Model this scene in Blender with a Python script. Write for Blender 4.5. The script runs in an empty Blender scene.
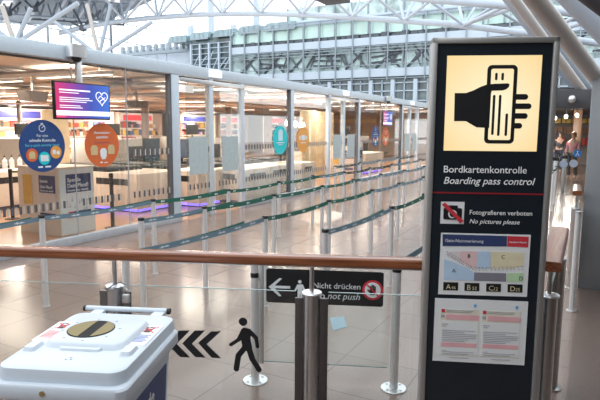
import bpy, bmesh, math, random
from mathutils import Vector, Matrix
random.seed(7)
scene = bpy.context.scene
COL = scene.collection

# ------------------------------------------------------------------ camera
# world axes: +Y runs along the long glass wall, +X points away from it, floor at z = 0
F_PX = 547.74
PITCH, ROLL, YAW = math.radians(7.4518), math.radians(0.35506), math.radians(28.164)
EYE = Vector((0, 0, 1.87))
def _axis(x, y, z):                      # heading frame -> world frame
    return Vector((x*math.cos(YAW) - y*math.sin(YAW), x*math.sin(YAW) + y*math.cos(YAW), z))
_cp, _sp, _cr, _sr = math.cos(PITCH), math.sin(PITCH), math.cos(ROLL), math.sin(ROLL)
_r0, _f0, _u0 = _axis(1, 0, 0), _axis(0, _cp, -_sp), _axis(0, _sp, _cp)
RIGHT, UPV, FWD = _r0*_cr + _u0*_sr, _u0*_cr - _r0*_sr, _f0
cam = bpy.data.cameras.new('camera')
cam.sensor_width = 36.0
cam.lens = F_PX/600.0*36.0
cam.clip_end = 500
cam_o = bpy.data.objects.new('camera', cam)
COL.objects.link(cam_o)
m = Matrix.Identity(4)
for i in range(3):
    m[i][0], m[i][1], m[i][2], m[i][3] = RIGHT[i], UPV[i], -FWD[i], EYE[i]
cam_o.matrix_world = m
scene.camera = cam_o

# ------------------------------------------------------------------ world, light, exposure
world = bpy.data.worlds.new('sky')
scene.world = world
world.use_nodes = True
wn = world.node_tree
bg = wn.nodes['Background']
bg.inputs['Color'].default_value = (0.91, 0.96, 1.0, 1)
bg.inputs['Strength'].default_value = 1.9
vs = scene.view_settings
vs.view_transform = 'Standard'
vs.look = 'None'
vs.exposure = 0.22
vs.gamma = 1.0
vs.use_curve_mapping = False
LAMP_POWER = 215.0

# ------------------------------------------------------------------ helpers
def ray(px, py):
    return FWD + RIGHT*((px-300)/F_PX) - UPV*((py-200)/F_PX)
def on_z(px, py, z=0.0):
    d = ray(px, py); return EYE + d*((z-EYE.z)/d.z)
def on_x(px, py, x):
    d = ray(px, py); return EYE + d*((x-EYE.x)/d.x)
def on_y(px, py, y):
    d = ray(px, py); return EYE + d*((y-EYE.y)/d.y)

def mat(name, col, rough=0.5, metal=0.0, var=0.06, scale=12.0, emit=None, estr=0.0, spec=0.5, bump=0.0, coat=0.0):
    M = bpy.data.materials.new(name)
    M.use_nodes = True
    nt = M.node_tree
    b = nt.nodes['Principled BSDF']
    b.inputs['Roughness'].default_value = rough
    b.inputs['Metallic'].default_value = metal
    b.inputs['Specular IOR Level'].default_value = spec
    b.inputs['Coat Weight'].default_value = coat
    tc = nt.nodes.new('ShaderNodeTexCoord')
    nz = nt.nodes.new('ShaderNodeTexNoise')
    nz.inputs['Scale'].default_value = scale
    nz.inputs['Detail'].default_value = 4
    nt.links.new(tc.outputs['Object'], nz.inputs['Vector'])
    rp = nt.nodes.new('ShaderNodeValToRGB')
    rp.color_ramp.elements[0].position = 0.3
    rp.color_ramp.elements[1].position = 0.7
    lo = [max(0, c*(1-var)) for c in col]; hi = [min(1, c*(1+var)) for c in col]
    rp.color_ramp.elements[0].color = (*lo, 1)
    rp.color_ramp.elements[1].color = (*hi, 1)
    nt.links.new(nz.outputs['Fac'], rp.inputs['Fac'])
    nt.links.new(rp.outputs['Color'], b.inputs['Base Color'])
    if bump:
        bp = nt.nodes.new('ShaderNodeBump')
        bp.inputs['Strength'].default_value = bump
        bp.inputs['Distance'].default_value = 0.002
        nt.links.new(nz.outputs['Fac'], bp.inputs['Height'])
        nt.links.new(bp.outputs['Normal'], b.inputs['Normal'])
    if emit:
        b.inputs['Emission Color'].default_value = (*emit, 1)
        b.inputs['Emission Strength'].default_value = estr
    return M

def glass_mat(name, tint, refl=1.0, ior=1.45):
    M = bpy.data.materials.new(name)
    M.use_nodes = True
    nt = M.node_tree
    for n in list(nt.nodes):
        nt.nodes.remove(n)
    out = nt.nodes.new('ShaderNodeOutputMaterial')
    tr = nt.nodes.new('ShaderNodeBsdfTransparent')
    tr.inputs['Color'].default_value = (*tint, 1)
    gl = nt.nodes.new('ShaderNodeBsdfGlossy')
    gl.inputs['Roughness'].default_value = 0.02
    fr = nt.nodes.new('ShaderNodeFresnel')
    fr.inputs['IOR'].default_value = ior
    mu = nt.nodes.new('ShaderNodeMath'); mu.operation = 'MULTIPLY'
    mu.inputs[1].default_value = refl
    mx = nt.nodes.new('ShaderNodeMixShader')
    nt.links.new(fr.outputs[0], mu.inputs[0])
    nt.links.new(mu.outputs[0], mx.inputs[0])
    nt.links.new(tr.outputs[0], mx.inputs[1])
    nt.links.new(gl.outputs[0], mx.inputs[2])
    nt.links.new(mx.outputs[0], out.inputs['Surface'])
    return M

_text_cache = {}
def text_geo(s, shear, bold):
    k = (s, shear, bold)
    if k not in _text_cache:
        cu = bpy.data.curves.new('t', 'FONT')
        cu.body = s; cu.size = 1.0; cu.shear = shear; cu.offset = bold
        cu.resolution_u = 3
        o = bpy.data.objects.new('t', cu)
        COL.objects.link(o)
        dg = bpy.context.evaluated_depsgraph_get()
        me = bpy.data.meshes.new_from_object(o.evaluated_get(dg))
        vs_ = [v.co.copy() for v in me.vertices]
        fs_ = [tuple(p.vertices) for p in me.polygons]
        bpy.data.objects.remove(o); bpy.data.curves.remove(cu); bpy.data.meshes.remove(me)
        _text_cache[k] = (vs_, fs_)
    return _text_cache[k]

class MB:
    def __init__(self):
        self.v, self.f = [], []
    def add(self, vs_, fs_):
        n = len(self.v)
        self.v += [Vector(p) for p in vs_]
        self.f += [tuple(i+n for i in f) for f in fs_]
        return self
    def box(self, x0, x1, y0, y1, z0, z1):
        return self.add([(x0,y0,z0),(x1,y0,z0),(x1,y1,z0),(x0,y1,z0),(x0,y0,z1),(x1,y0,z1),(x1,y1,z1),(x0,y1,z1)],
                 [(0,3,2,1),(4,5,6,7),(0,1,5,4),(1,2,6,5),(2,3,7,6),(3,0,4,7)])
    def rbox(self, x0, x1, y0, y1, z0, z1, r=0.01, seg=2):
        b = bmesh.new()
        bmesh.ops.create_cube(b, size=1.0)
        for v in b.verts:
            v.co = Vector(((x0+x1)/2+v.co.x*(x1-x0), (y0+y1)/2+v.co.y*(y1-y0), (z0+z1)/2+v.co.z*(z1-z0)))
        bmesh.ops.bevel(b, geom=list(b.edges), offset=r, segments=seg, profile=0.5, affect='EDGES')
        b.verts.ensure_lookup_table(); b.verts.index_update()
        self.add([v.co.copy() for v in b.verts], [tuple(v.index for v in f.verts) for f in b.faces])
        b.free(); return self
    def cyl(self, p0, p1, r0, r1=None, n=20, caps=True):
        r1 = r0 if r1 is None else r1
        p0, p1 = Vector(p0), Vector(p1)
        d = (p1-p0).normalized()
        a = d.orthogonal().normalized(); b = d.cross(a)
        vs_ = []
        for p, r in ((p0, r0), (p1, r1)):
            for i in range(n):
                t = 2*math.pi*i/n
                vs_.append(p + (a*math.cos(t)+b*math.sin(t))*r)
        fs_ = [(i, (i+1) % n, n+(i+1) % n, n+i) for i in range(n)]
        if caps:
            fs_ += [tuple(reversed(range(n))), tuple(range(n, 2*n))]
        return self.add(vs_, fs_)
    def lathe(self, prof, n=24, o=(0, 0, 0)):
        o = Vector(o); vs_, fs_ = [], []
        for r, z in prof:
            for i in range(n):
                t = 2*math.pi*i/n
                vs_.append(o+Vector((r*math.cos(t), r*math.sin(t), z)))
        for k in range(len(prof)-1):
            for i in range(n):
                fs_.append((k*n+i, k*n+(i+1) % n, (k+1)*n+(i+1) % n, (k+1)*n+i))
        fs_ += [tuple(reversed(range(n))), tuple((len(prof)-1)*n+i for i in range(n))]
        return self.add(vs_, fs_)
    def prism(self, pts, o, ux, uy, d):
        """2D outline pts extruded from o by vector d"""
        o, ux, uy, d = Vector(o), Vector(ux), Vector(uy), Vector(d)
        n = len(pts)
        A = [o+ux*p[0]+uy*p[1] for p in pts]
        fs_ = [tuple(range(n)), tuple(reversed(range(n, 2*n)))]
        fs_ += [((i+1) % n, i, n+i, n+(i+1) % n) for i in range(n)]
        return self.add(A+[a+d for a in A], fs_)
    def tube(self, path, r, n=10):
        path = [Vector(p) for p in path]
        rr = r if isinstance(r, (list, tuple)) else [r]*len(path)
        vs_, fs_ = [], []
        up = None
        for k, p in enumerate(path):
            d = (path[min(k+1, len(path)-1)]-path[max(k-1, 0)]).normalized()
            if up is None:
                up = d.orthogonal().normalized()
            up = (up-d*up.dot(d)).normalized()
            b = d.cross(up)
            for i in range(n):
                t = 2*math.pi*i/n
                vs_.append(p+(up*math.cos(t)+b*math.sin(t))*rr[k])
        for k in range(len(path)-1):
            for i in range(n):
                fs_.append((k*n+i, k*n+(i+1) % n, (k+1)*n+(i+1) % n, (k+1)*n+i))
        fs_ += [tuple(reversed(range(n))), tuple((len(path)-1)*n+i for i in range(n))]
        return self.add(vs_, fs_)
    def sweep(self, prof, p0, p1, up=(0, 0, 1)):
        """closed 2D profile (side, up) swept straight from p0 to p1"""
        p0, p1, up = Vector(p0), Vector(p1), Vector(up)
        d = (p1-p0).normalized(); s = d.cross(up).normalized()
        return self.prism(prof, p0, s, up, p1-p0)
    def text(self, s, o, ux, uy, width=None, height=None, shear=0.0, bold=0.0, align='l'):
        vs_, fs_ = text_geo(s, shear, bold)
        x0 = min(v.x for v in vs_); x1 = max(v.x for v in vs_)
        sx = width/(x1-x0) if width else height
        sy = height if height else sx
        if width and not height: sy = sx
        o, ux, uy = Vector(o), Vector(ux), Vector(uy)
        off = {'l': x0, 'c': (x0+x1)/2, 'r': x1}[align]
        return self.add([o+ux*((v.x-off)*sx)+uy*(v.y*sy) for v in vs_], fs_)
    def xf(self, M):
        self.v = [M @ v for v in self.v]; return self
    def build(self, name, material, parent=None, smooth=True, loc=None, rotz=0.0):
        me = bpy.data.meshes.new(name)
        me.from_pydata([tuple(v) for v in self.v], [], self.f)
        me.validate()
        b = bmesh.new(); b.from_mesh(me)
        bmesh.ops.recalc_face_normals(b, faces=b.faces)
        b.to_mesh(me); b.free()
        if smooth:
            me.polygons.foreach_set('use_smooth', [True]*len(me.polygons))
            me.set_sharp_from_angle(angle=math.radians(35))
        me.materials.append(material)
        o = bpy.data.objects.new(name, me)
        COL.objects.link(o)
        if parent: o.parent = parent
        if loc is not None: o.location = loc
        o.rotation_euler.z = rotz
        return o

def tag(o, label=None, cat=None, group=None, kind=None):
    if label: o['label'] = label
    if cat: o['category'] = cat
    if group: o['group'] = group
    if kind: o['kind'] = kind
    return o
def thing(name, label, cat, loc=(0, 0, 0), rotz=0.0, group=None, kind=None):
    o = bpy.data.objects.new(name, None)
    COL.objects.link(o)
    o.location = loc; o.rotation_euler.z = rotz
    o.empty_display_size = 0.1
    return tag(o, label, cat, group, kind)
def copy_tree(o, parent=None):
    c = o.copy(); COL.objects.link(c)
    if parent: c.parent = parent
    for ch in list(o.children):
        copy_tree(ch, c)
    return c
def circle(cx, cy, r, n=28, sx=1.0, sy=1.0):
    return [(cx+math.cos(2*math.pi*i/n)*r*sx, cy+math.sin(2*math.pi*i/n)*r*sy) for i in range(n)]
def rrect(x0, x1, y0, y1, r, n=5):
    pts = []
    for cx, cy, a in ((x1-r, y1-r, 0), (x0+r, y1-r, 90), (x0+r, y0+r, 180), (x1-r, y0+r, 270)):
        for i in range(n+1):
            t = math.radians(a+90*i/n)
            pts.append((cx+r*math.cos(t), cy+r*math.sin(t)))
    return pts
def ordinal(n):
    return ['first', 'second', 'third', 'fourth', 'fifth', 'sixth', 'seventh', 'eighth', 'ninth', 'tenth', 'eleventh', 'twelfth', 'thirteenth', 'fourteenth'][n]

# ------------------------------------------------------------------ materials
m_steel = mat('brushed_steel', (0.62, 0.62, 0.62), 0.28, 1.0, 0.05, 40)
m_satin = mat('satin_aluminium', (0.66, 0.67, 0.68), 0.38, 0.9, 0.04, 30)
m_frame = mat('grey_powder_coat', (0.57, 0.66, 0.74), 0.45, 0.15, 0.03)
m_frame_dark = mat('dark_gasket', (0.10, 0.11, 0.13), 0.5)
m_sill = mat('pale_grey_metal', (0.50, 0.53, 0.57), 0.4, 0.3)
m_pole = mat('pole_aluminium', (0.76, 0.77, 0.78), 0.35, 0.5, 0.03, 30)
m_signtext = mat('sign_white', (0.92, 0.93, 0.94), 0.5)
m_black = mat('black_plastic', (0.012, 0.012, 0.014), 0.4)
m_clamp = mat('dark_bronze_plate', (0.10, 0.088, 0.085), 0.35, 0.5)
m_glass = glass_mat('clear_glass', (0.965, 0.985, 0.98))
m_wallglass = glass_mat('wall_glass', (0.965, 0.98, 0.975), 0.45)
m_edge = mat('green_glass_edge', (0.28, 0.40, 0.40), 0.15, spec=0.8)
m_vinyl = mat('black_vinyl', (0.01, 0.01, 0.012), 0.45)
m_frost = mat('frosted_vinyl', (0.44, 0.52, 0.54), 0.6)
m_cream_dash = mat('pale_dash', (.50, .46, .42), .6)
m_white = mat('white_plastic', (0.80, 0.82, 0.85), 0.35, var=0.02)
m_paper = mat('white_paper', (0.82, 0.83, 0.84), 0.6, var=0.01)
m_navy = mat('navy_print', (0.035, 0.055, 0.16), 0.5)
m_red = mat('red_print', (0.62, 0.04, 0.06), 0.5)
m_beltblue = mat('greyblue_webbing', (0.14, 0.23, 0.29), 0.7)
m_beltgreen = mat('green_webbing', (0.015, 0.12, 0.085), 0.7)
m_mark = mat('white_print', (0.75, 0.8, 0.82), 0.6)
m_beige = mat('beige_laminate', (0.82, 0.72, 0.61), 0.45, var=0.03)
m_panelwood = mat('pale_wood_panel', (0.76, 0.62, 0.40), 0.5, var=0.06, scale=3)
m_tube = mat('painted_steel_tube', (0.46, 0.53, 0.62), 0.4, 0.1, 0.03, 2)
m_tubebrown = mat('taupe_steel_tube', (0.42, 0.40, 0.38), 0.4, 0.15, 0.03, 2)
m_branch = mat('blue_grey_branch', (0.31, 0.37, 0.44), 0.4, 0.1, 0.03, 2)
m_tubelight = mat('light_taupe_tube', (0.62, 0.60, 0.58), 0.35, 0.15, 0.03, 2)
m_colbrown = mat('brown_grey_column', (0.20, 0.18, 0.17), 0.5, 0.1)
m_tubedark = mat('dark_steel', (0.10, 0.115, 0.14), 0.5, 0.2)
m_greybox = mat('grey_cladding', (0.27, 0.285, 0.305), 0.5, 0.2, 0.04, 4)
m_darkgrey = mat('dark_grey_metal', (0.06, 0.06, 0.068), 0.5, 0.2)
m_conveyor = mat('black_rubber', (0.02, 0.02, 0.022), 0.55)
m_lamp = mat('lamp_diffuser', (0.9, 0.88, 0.82), 0.5, emit=(1.0, 0.86, 0.72), estr=2.2)
m_whitelamp = mat('white_lamp', (0.9, 0.9, 0.9), 0.5, emit=(1, 1, 1), estr=0.6)
m_violet = mat('violet_led', (0.2, 0.15, 0.9), 0.5, emit=(0.20, 0.13, 1.0), estr=2.5)
m_skin = mat('skin', (0.55, 0.34, 0.25), 0.5)

def wood_mat(name, c0, c1):
    M = mat(name, c0, 0.25, coat=0.25)
    nt = M.node_tree
    b = nt.nodes['Principled BSDF']
    tc = [n for n in nt.nodes if n.type == 'TEX_COORD'][0]
    mp = nt.nodes.new('ShaderNodeMapping')
    mp.inputs['Scale'].default_value = (1.2, 40, 40)
    nz = nt.nodes.new('ShaderNodeTexNoise'); nz.inputs['Scale'].default_value = 2.0; nz.inputs['Detail'].default_value = 6
    rp = nt.nodes.new('ShaderNodeValToRGB')
    rp.color_ramp.elements[0].color = (*c0, 1); rp.color_ramp.elements[1].color = (*c1, 1)
    rp.color_ramp.elements[0].position = 0.35; rp.color_ramp.elements[1].position = 0.68
    nt.links.new(tc.outputs['Object'], mp.inputs[0]); nt.links.new(mp.outputs[0], nz.inputs['Vector'])
    nt.links.new(nz.outputs['Fac'], rp.inputs[0]); nt.links.new(rp.outputs[0], b.inputs['Base Color'])
    return M
m_wood = wood_mat('reddish_wood', (0.15, 0.042, 0.016), (0.30, 0.098, 0.038))

def floor_mat():
    M = bpy.data.materials.new('granite_tiles')
    M.use_nodes = True
    nt = M.node_tree; L = nt.links
    b = nt.nodes['Principled BSDF']
    tc = nt.nodes.new('ShaderNodeTexCoord')
    mp = nt.nodes.new('ShaderNodeMapping')
    T = 0.62
    mp.inputs['Scale'].default_value = (1/T, 1/T, 1/T)
    mp.inputs['Location'].default_value = (1.71/T+10, -4.03/T+10, 0)
    L.new(tc.outputs['Object'], mp.inputs[0])
    br = nt.nodes.new('ShaderNodeTexBrick')
    br.offset = 0.0
    br.inputs['Scale'].default_value = 1.0
    br.inputs['Brick Width'].default_value = 1.0
    br.inputs['Row Height'].default_value = 1.0
    br.inputs['Mortar Size'].default_value = 0.009
    br.inputs['Mortar Smooth'].default_value = 0.3
    br.inputs['Color1'].default_value = (0.245, 0.178, 0.150, 1)
    br.inputs['Color2'].default_value = (0.226, 0.165, 0.139, 1)
    br.inputs['Mortar'].default_value = (0.12, 0.09, 0.08, 1)
    L.new(mp.outputs[0], br.inputs['Vector'])
    nz = nt.nodes.new('ShaderNodeTexNoise'); nz.inputs['Scale'].default_value = 90; nz.inputs['Detail'].default_value = 3
    L.new(tc.outputs['Object'], nz.inputs['Vector'])
    mr = nt.nodes.new('ShaderNodeMapRange')
    mr.inputs['From Min'].default_value = 0.3; mr.inputs['From Max'].default_value = 0.7
    mr.inputs['To Min'].default_value = 0.82; mr.inputs['To Max'].default_value = 1.15
    L.new(nz.outputs['Fac'], mr.inputs[0])
    mx = nt.nodes.new('ShaderNodeVectorMath'); mx.operation = 'SCALE'
    L.new(br.outputs['Color'], mx.inputs[0]); L.new(mr.outputs[0], mx.inputs['Scale'])
    L.new(mx.outputs[0], b.inputs['Base Color'])
    n2 = nt.nodes.new('ShaderNodeTexNoise'); n2.inputs['Scale'].default_value = 1.3
    L.new(tc.outputs['Object'], n2.inputs['Vector'])
    m2 = nt.nodes.new('ShaderNodeMapRange')
    m2.inputs['To Min'].default_value = 0.14; m2.inputs['To Max'].default_value = 0.26
    L.new(n2.outputs['Fac'], m2.inputs[0]); L.new(m2.outputs[0], b.inputs['Roughness'])
    return M
m_floor = floor_mat()

# ------------------------------------------------------------------ the setting: floor
fl = MB().add([(-70, -6, 0), (25, -6, 0), (25, 70, 0), (-70, 70, 0)], [(0, 1, 2, 3)])
tag(fl.build('floor', m_floor, smooth=False), 'polished pinkish granite tile floor of the hall', 'floor', kind='structure')

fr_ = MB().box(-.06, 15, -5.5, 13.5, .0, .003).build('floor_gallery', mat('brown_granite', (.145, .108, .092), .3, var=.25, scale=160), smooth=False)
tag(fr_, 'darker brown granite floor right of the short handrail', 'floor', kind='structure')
fs_ = MB().box(-46, -7.31, -1, 38, .0, .003).build('floor_security', mat('warm_lit_pink_floor', (.50, .30, .185), .28, var=.10, scale=60), smooth=False)  # glow of the warm lamps put into the pink floor colour
tag(fs_, 'pink floor inside the security hall with warm lamp light in its colour', 'floor', kind='structure')
# unseen walls and low slab added to cut sky light and darken the right
m_hallwall = mat('hall_wall_grey', (0.30, 0.285, 0.27), 0.7)
wb = MB().box(-60, 16, -.3, 0, 0, 3.9).build('wall_rear', m_hallwall, smooth=False, loc=(0, -5.5, 0))
tag(wb, 'unseen grey wall added behind the viewer to block low sky light', 'wall', kind='structure')
wr = MB().box(0, .3, -5.5, 40, 0, 13).build('wall_right', m_hallwall, smooth=False, loc=(15, 0, 0))
tag(wr, 'unseen grey wall added on the right to darken reflections', 'wall', kind='structure')
gs_ = MB().box(.55, 15, -5.5, 6.4, 3.4, 3.7).build('ceiling_light_block', m_hallwall, smooth=False)
tag(gs_, 'unseen grey slab added over the right part to darken the floor', 'ceiling', kind='structure')

# ------------------------------------------------------------------ the setting: glass wall of the security hall
XW = -7.23
MULL = [(3.60, .14), (6.02, .012), (7.15, .012), (8.38, .22), (9.52, .13), (10.70, .13), (13.08, .17), (15.45, .13), (16.56, .13), (17.86, .17), (20.15, .012), (22.70, .17), (23.8, .12), (25.03, .12), (27.3, .17), (32.0, .17), (36.5, .17)]
wall = thing('wall_left', 'long glass wall with grey posts and grey header beam', 'glass wall', (XW, 0, 0), kind='structure')
MB().rbox(-.16, .0, -1, 38, 2.89, 3.11, 0.012).build('header_beam', m_frame, wall)
MB().box(-.17, -.15, -1, 38, 2.86, 2.89).build('header_gasket', m_frame_dark, wall)
DOORS = [(8.49, 10.76), (15.39, 17.78), (22.78, 25.09)]
def door_at(y): return any(a-.01 < y < b+.01 for a, b in DOORS)
sill = MB()
prev = -1.0
for a, b in DOORS+[(38, 39)]:
    sill.rbox(-.09, 0.01, prev, a, 0, .135, 0.008); prev = b
sill.build('floor_sill', m_sill, wall)
for y, w in MULL:
    if w < .02:
        MB().box(-.078, -.060, y-w/2, y+w/2, .13, 2.89).build('glass_joint', m_sill, wall); continue
    MB().rbox(-.13, -.01, y-w/2, y+w/2, 0, 2.89, 0.008).build('mullion', m_frame, wall)
    if w >= .17:
        MB().box(-.14, -.02, y-w/2-.035, y-w/2+.002, 0, 2.89).build('mullion_gasket', m_frame_dark, wall)
edges = [-1.0]+[y for y, w in MULL]+[38.0]
def dashes(y0, y1, x=.012, off=0.0, w=.042):
    d = MB(); y = math.ceil(y0/.125)*.125
    while y+.125 < y1:
        for z in (.60, 1.36):
            if z < 1 or y > 6.9:
                d.box(x, x+.002, y+off, y+off+w, z, z+.115)
        y += .125
    return d
for a, b in zip(edges[:-1], edges[1:]):
    if door_at((a+b)/2): continue
    p = MB().box(-.075, -.063, a+.004, b-.004, .13, 2.89).build('glass_pane', m_wallglass, wall, smooth=False)
    if a < 29:
        dashes(a+.03, b-.03, -.061).build('marking_dashes', m_tubedark, p, smooth=False)
        dashes(a+.03, b-.03, -.061, .062, .03).build('marking_dashes', m_cream_dash, p, smooth=False)
# sliding doors with frosted panels and a sensor lamp over each
for k, (a, b) in enumerate(DOORS):
    d = thing('door_%d' % (k+1), ['automatic glass sliding door nearest in the glass wall', 'automatic glass sliding door in the middle of the glass wall', 'automatic glass sliding door farthest along the glass wall'][k], 'door', (XW, (a+b)/2, 0), kind='structure')
    h = (b-a)/2
    for s in (-1, 1):
        y0, y1 = (-.56, -.06) if s < 0 else (.06, .56)
        lf = MB().box(-.03, -.018, min(s*.02, s*(h-.2)), max(s*.02, s*(h-.2)), .02, 2.75).build('door_leaf', m_wallglass, d, smooth=False)
        dashes((a+b)/2+min(s*.02, s*(h-.2)), (a+b)/2+max(s*.02, s*(h-.2)), -.016).xf(Matrix.Translation((0, -(a+b)/2, 0))).build('marking_dashes', m_tubedark, lf, smooth=False)
        c = s*.56
        MB().box(-.016, -.012, c-.31, c+.31, .91, 1.68).build('frosted_panel', m_frost, lf, smooth=False)
    MB().rbox(-.06, .05, -.2, .2, 2.93, 3.075, 0.01).build('sensor_lamp', m_whitelamp, d)
    MB().rbox(-.02, .012, -h+.02, h-.02, 2.76, 2.85, 0.006).build('door_track', m_satin, d)

# ------------------------------------------------------------------ the setting: security hall ceiling and back wall
m_ceil = mat('warm_ceiling', (0.74, 0.62, 0.53), 0.7, var=0.08, scale=0.6)
m_baffle = mat('grey_baffle', (0.46, 0.47, 0.48), 0.6)
ceil = thing('ceiling', 'low warm grey ceiling with baffles over the security hall', 'ceiling', (0, 0, 0), kind='structure')
MB().box(-46, XW-.16, -1, 38, 3.04, 3.11).build('ceiling_panel', m_ceil, ceil)
for i in range(12):
    y = 3.9 + i*2.9
    MB().box(-44, XW-1.2, y, y+.5, 2.86, 2.90).build('baffle', m_baffle, ceil)
for i in range(9):
    x = -10.5-3.6*i
    MB().box(x-.2, x+.2, -1, 38, 2.94, 2.99).build('cable_tray', m_baffle, ceil)
MB().box(-46.2, -46, -2, 40, 0, 3.1).build('wall_back', mat('warm_white_wall', (0.78, 0.72, 0.66), 0.7)).update_tag()
tag(bpy.data.objects['wall_back'], 'warm white back wall behind the shops', 'wall', kind='structure')
we = MB().box(-46, XW-.2, 0, .15, 0, 3.04).build('wall_end', mat('cream_end_wall', (.62, .53, .44), .7), smooth=False, loc=(0, 38.0, 0))
tag(we, 'cream end wall of the security hall', 'wall', kind='structure')
def strip_lamp(x0, x1, y, lab, pw=1.0):
    t = thing('strip_light', lab, 'ceiling light', ((x0+x1)/2, y, 2.84), group='strip lights under the security hall ceiling')
    h = (x1-x0)/2
    MB().rbox(-h, h, -.07, .07, 0, .07, .01).build('housing', m_satin, t)
    MB().box(-h+.02, h-.02, -.055, .055, -.012, .0).build('diffuser', m_lamp, t)
    for sx in (-.7, .7):
        MB().cyl((sx*h, 0, .065), (sx*h, 0, .203), .008, n=8).build('hanger', m_satin, t)
    L = bpy.data.lights.new('strip_light_lamp', 'AREA')
    L.shape = 'RECTANGLE'; L.size = x1-x0; L.size_y = .6; L.energy = LAMP_POWER*pw; L.color = (1, .88, .76)
    lo = bpy.data.objects.new('strip_light_lamp', L); COL.objects.link(lo)
    lo.parent = t; lo.location = (0, 0, -.02)
    L2 = bpy.data.lights.new('added_ceiling_fill', 'AREA')  # extra upward lamp added to brighten the ceiling
    L2.shape = 'RECTANGLE'; L2.size = x1-x0; L2.size_y = .12; L2.energy = LAMP_POWER*.55*pw; L2.color = (1, .87, .76)
    l2 = bpy.data.objects.new('added_ceiling_fill', L2); COL.objects.link(l2)
    l2.parent = t; l2.location = (0, 0, .085); l2.rotation_euler.x = math.pi
    return t
far = ['first', 'second', 'third', 'fourth', 'fifth', 'sixth', 'seventh', 'eighth', 'ninth', 'tenth']
rows_l = [(-10.0, -7.95, 7.45, 'nearest the hanging screen'), (-12.9, -10.9, 7.7, 'left of the hanging screen in the near bay')]
for y, n in ((11.3, 'second'), (14.8, 'third'), (18.0, 'fourth'), (22, 'fifth'), (26, 'sixth'), (31, 'seventh')):
    rows_l.append((-10.2, -8.0, y, 'beside the glass wall in the %s bay' % n))
for y, n in ((5.2, 'first'), (11.3, 'second'), (15.0, 'third'), (20, 'fourth'), (25, 'fifth')):
    rows_l.append((-17.3, -14.5, y, 'amid the security hall over the %s lane' % n))
for y, n in ((10.6, 'first'), (16.6, 'second'), (22.3, 'third'), (29, 'fourth')):
    rows_l.append((-24.5, -21.7, y, 'deep in the security hall before the %s shop' % n))
for x0, x1, y, w in rows_l:
    strip_lamp(x0, x1, y, 'warm strip light under the ceiling '+w, .25 if y < 9 and x1 > -13.5 else (.7 if x1 > -9 else 1.25))

# ------------------------------------------------------------------ the setting: hall steelwork, far facade, roof
YF = 60.0
m_spand = mat('pale_spandrel', (0.52, 0.62, 0.72), 0.5, var=0.03, scale=0.4)
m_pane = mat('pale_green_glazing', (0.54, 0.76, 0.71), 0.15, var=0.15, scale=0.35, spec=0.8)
m_pane2 = mat('reflection_mottled_glazing', (0.46, 0.60, 0.60), 0.12, var=0.55, scale=0.7, spec=0.8)  # mottled teal in the colour stands for reflections in the panes
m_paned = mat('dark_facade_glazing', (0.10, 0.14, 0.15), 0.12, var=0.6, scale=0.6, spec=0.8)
m_mul = mat('facade_mullion', (0.30, 0.36, 0.41), 0.5)
fac = thing('wall_back_facade', 'tall glass terminal facade with pale floor bands across the far end', 'facade', (0, YF, 0), kind='structure')
fac.name = 'wall_far'
XL, XR = -49.2, 14.0
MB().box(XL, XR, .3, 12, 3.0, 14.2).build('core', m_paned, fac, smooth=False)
for z0, z1 in ((7.7, 8.6), (11.25, 12.1)):
    MB().box(-42.2 if z0 > 11 else XL, XR, -.25, .3, z0, z1).build('floor_band', m_spand, fac, smooth=False)
# rows of panes
def pane_row(x0, x1, z0, z1, mt, step, name, yy=.1):
    n = max(1, round((x1-x0)/step)); s = (x1-x0)/n
    p = MB(); q = MB()
    for i in range(n):
        p.box(x0+i*s+.06, x0+(i+1)*s-.06, yy, yy+.1, z0, z1)
    for i in range(n+1):
        q.box(x0+i*s-.07, x0+i*s+.07, yy-.25, yy+.1, z0, z1)
    o = p.build(name, mt, fac, smooth=False)
    q.build('mullions', m_mul, o, smooth=False)
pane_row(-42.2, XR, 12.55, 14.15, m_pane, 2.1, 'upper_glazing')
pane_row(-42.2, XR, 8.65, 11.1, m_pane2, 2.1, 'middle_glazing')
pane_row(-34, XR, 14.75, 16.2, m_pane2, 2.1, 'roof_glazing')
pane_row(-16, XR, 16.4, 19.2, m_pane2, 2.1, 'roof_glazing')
MB().box(-34.2, XR, -.1, 6, 14.15, 14.72).build('roof_band', m_spand, fac, smooth=False)
MB().box(-16.2, XR, -.1, 6, 16.2, 16.45).build('roof_band', m_spand, fac, smooth=False)
clut = MB()
x = -42.0
while x < XR:
    w = random.uniform(.3, 1.1)
    clut.box(x, x+w, -.02, .09, 12.16, 12.16+random.uniform(.15, .5)); x += w+random.uniform(.05, .5)
clut.build('desk_row', m_tubedark, fac, smooth=False)
rl = MB()
for z in (7.45, 9.0, 10.45, 10.8, 11.08, 14.0, 14.35):
    rl.box(-42.2, XR, -.32, -.2, z, z+.09)
rl.build('facade_rails', m_mul, fac, smooth=False)
vt = MB()
for i in range(27):
    vt.box(-42.2+i*2.12-.06, -42.2+i*2.12+.06, -.42, -.28, 7.3, 14.4)
vt.build('facade_posts', m_mul, fac, smooth=False)
brace = MB()
for i in range(14):
    x0 = -41+i*3.7
    if random.random() < .8:
        brace.tube([(x0, -.05, 8.7), (x0+2.6, -.05, 11.0)], .13, 6)
    if random.random() < .8:
        brace.tube([(x0+2.8, -.05, 8.7), (x0+.6, -.05, 11.0)], .11, 6)
    if i % 2:
        for z in (9.3, 9.9, 10.5):
            brace.tube([(x0-.5, -.08, z), (x0+3.0, -.08, z+random.uniform(-.4, .4))], .10, 6)
    for j in range(3):
        xx = x0+random.uniform(0, 3.4); brace.tube([(xx, -.06, 8.7+random.random()*.6), (xx+random.uniform(-1.2, 1.2), -.06, 10.2+random.random()*.8)], random.uniform(.05, .11), 5)
brace.build('interior_bracing', m_tubedark, fac)
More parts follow.
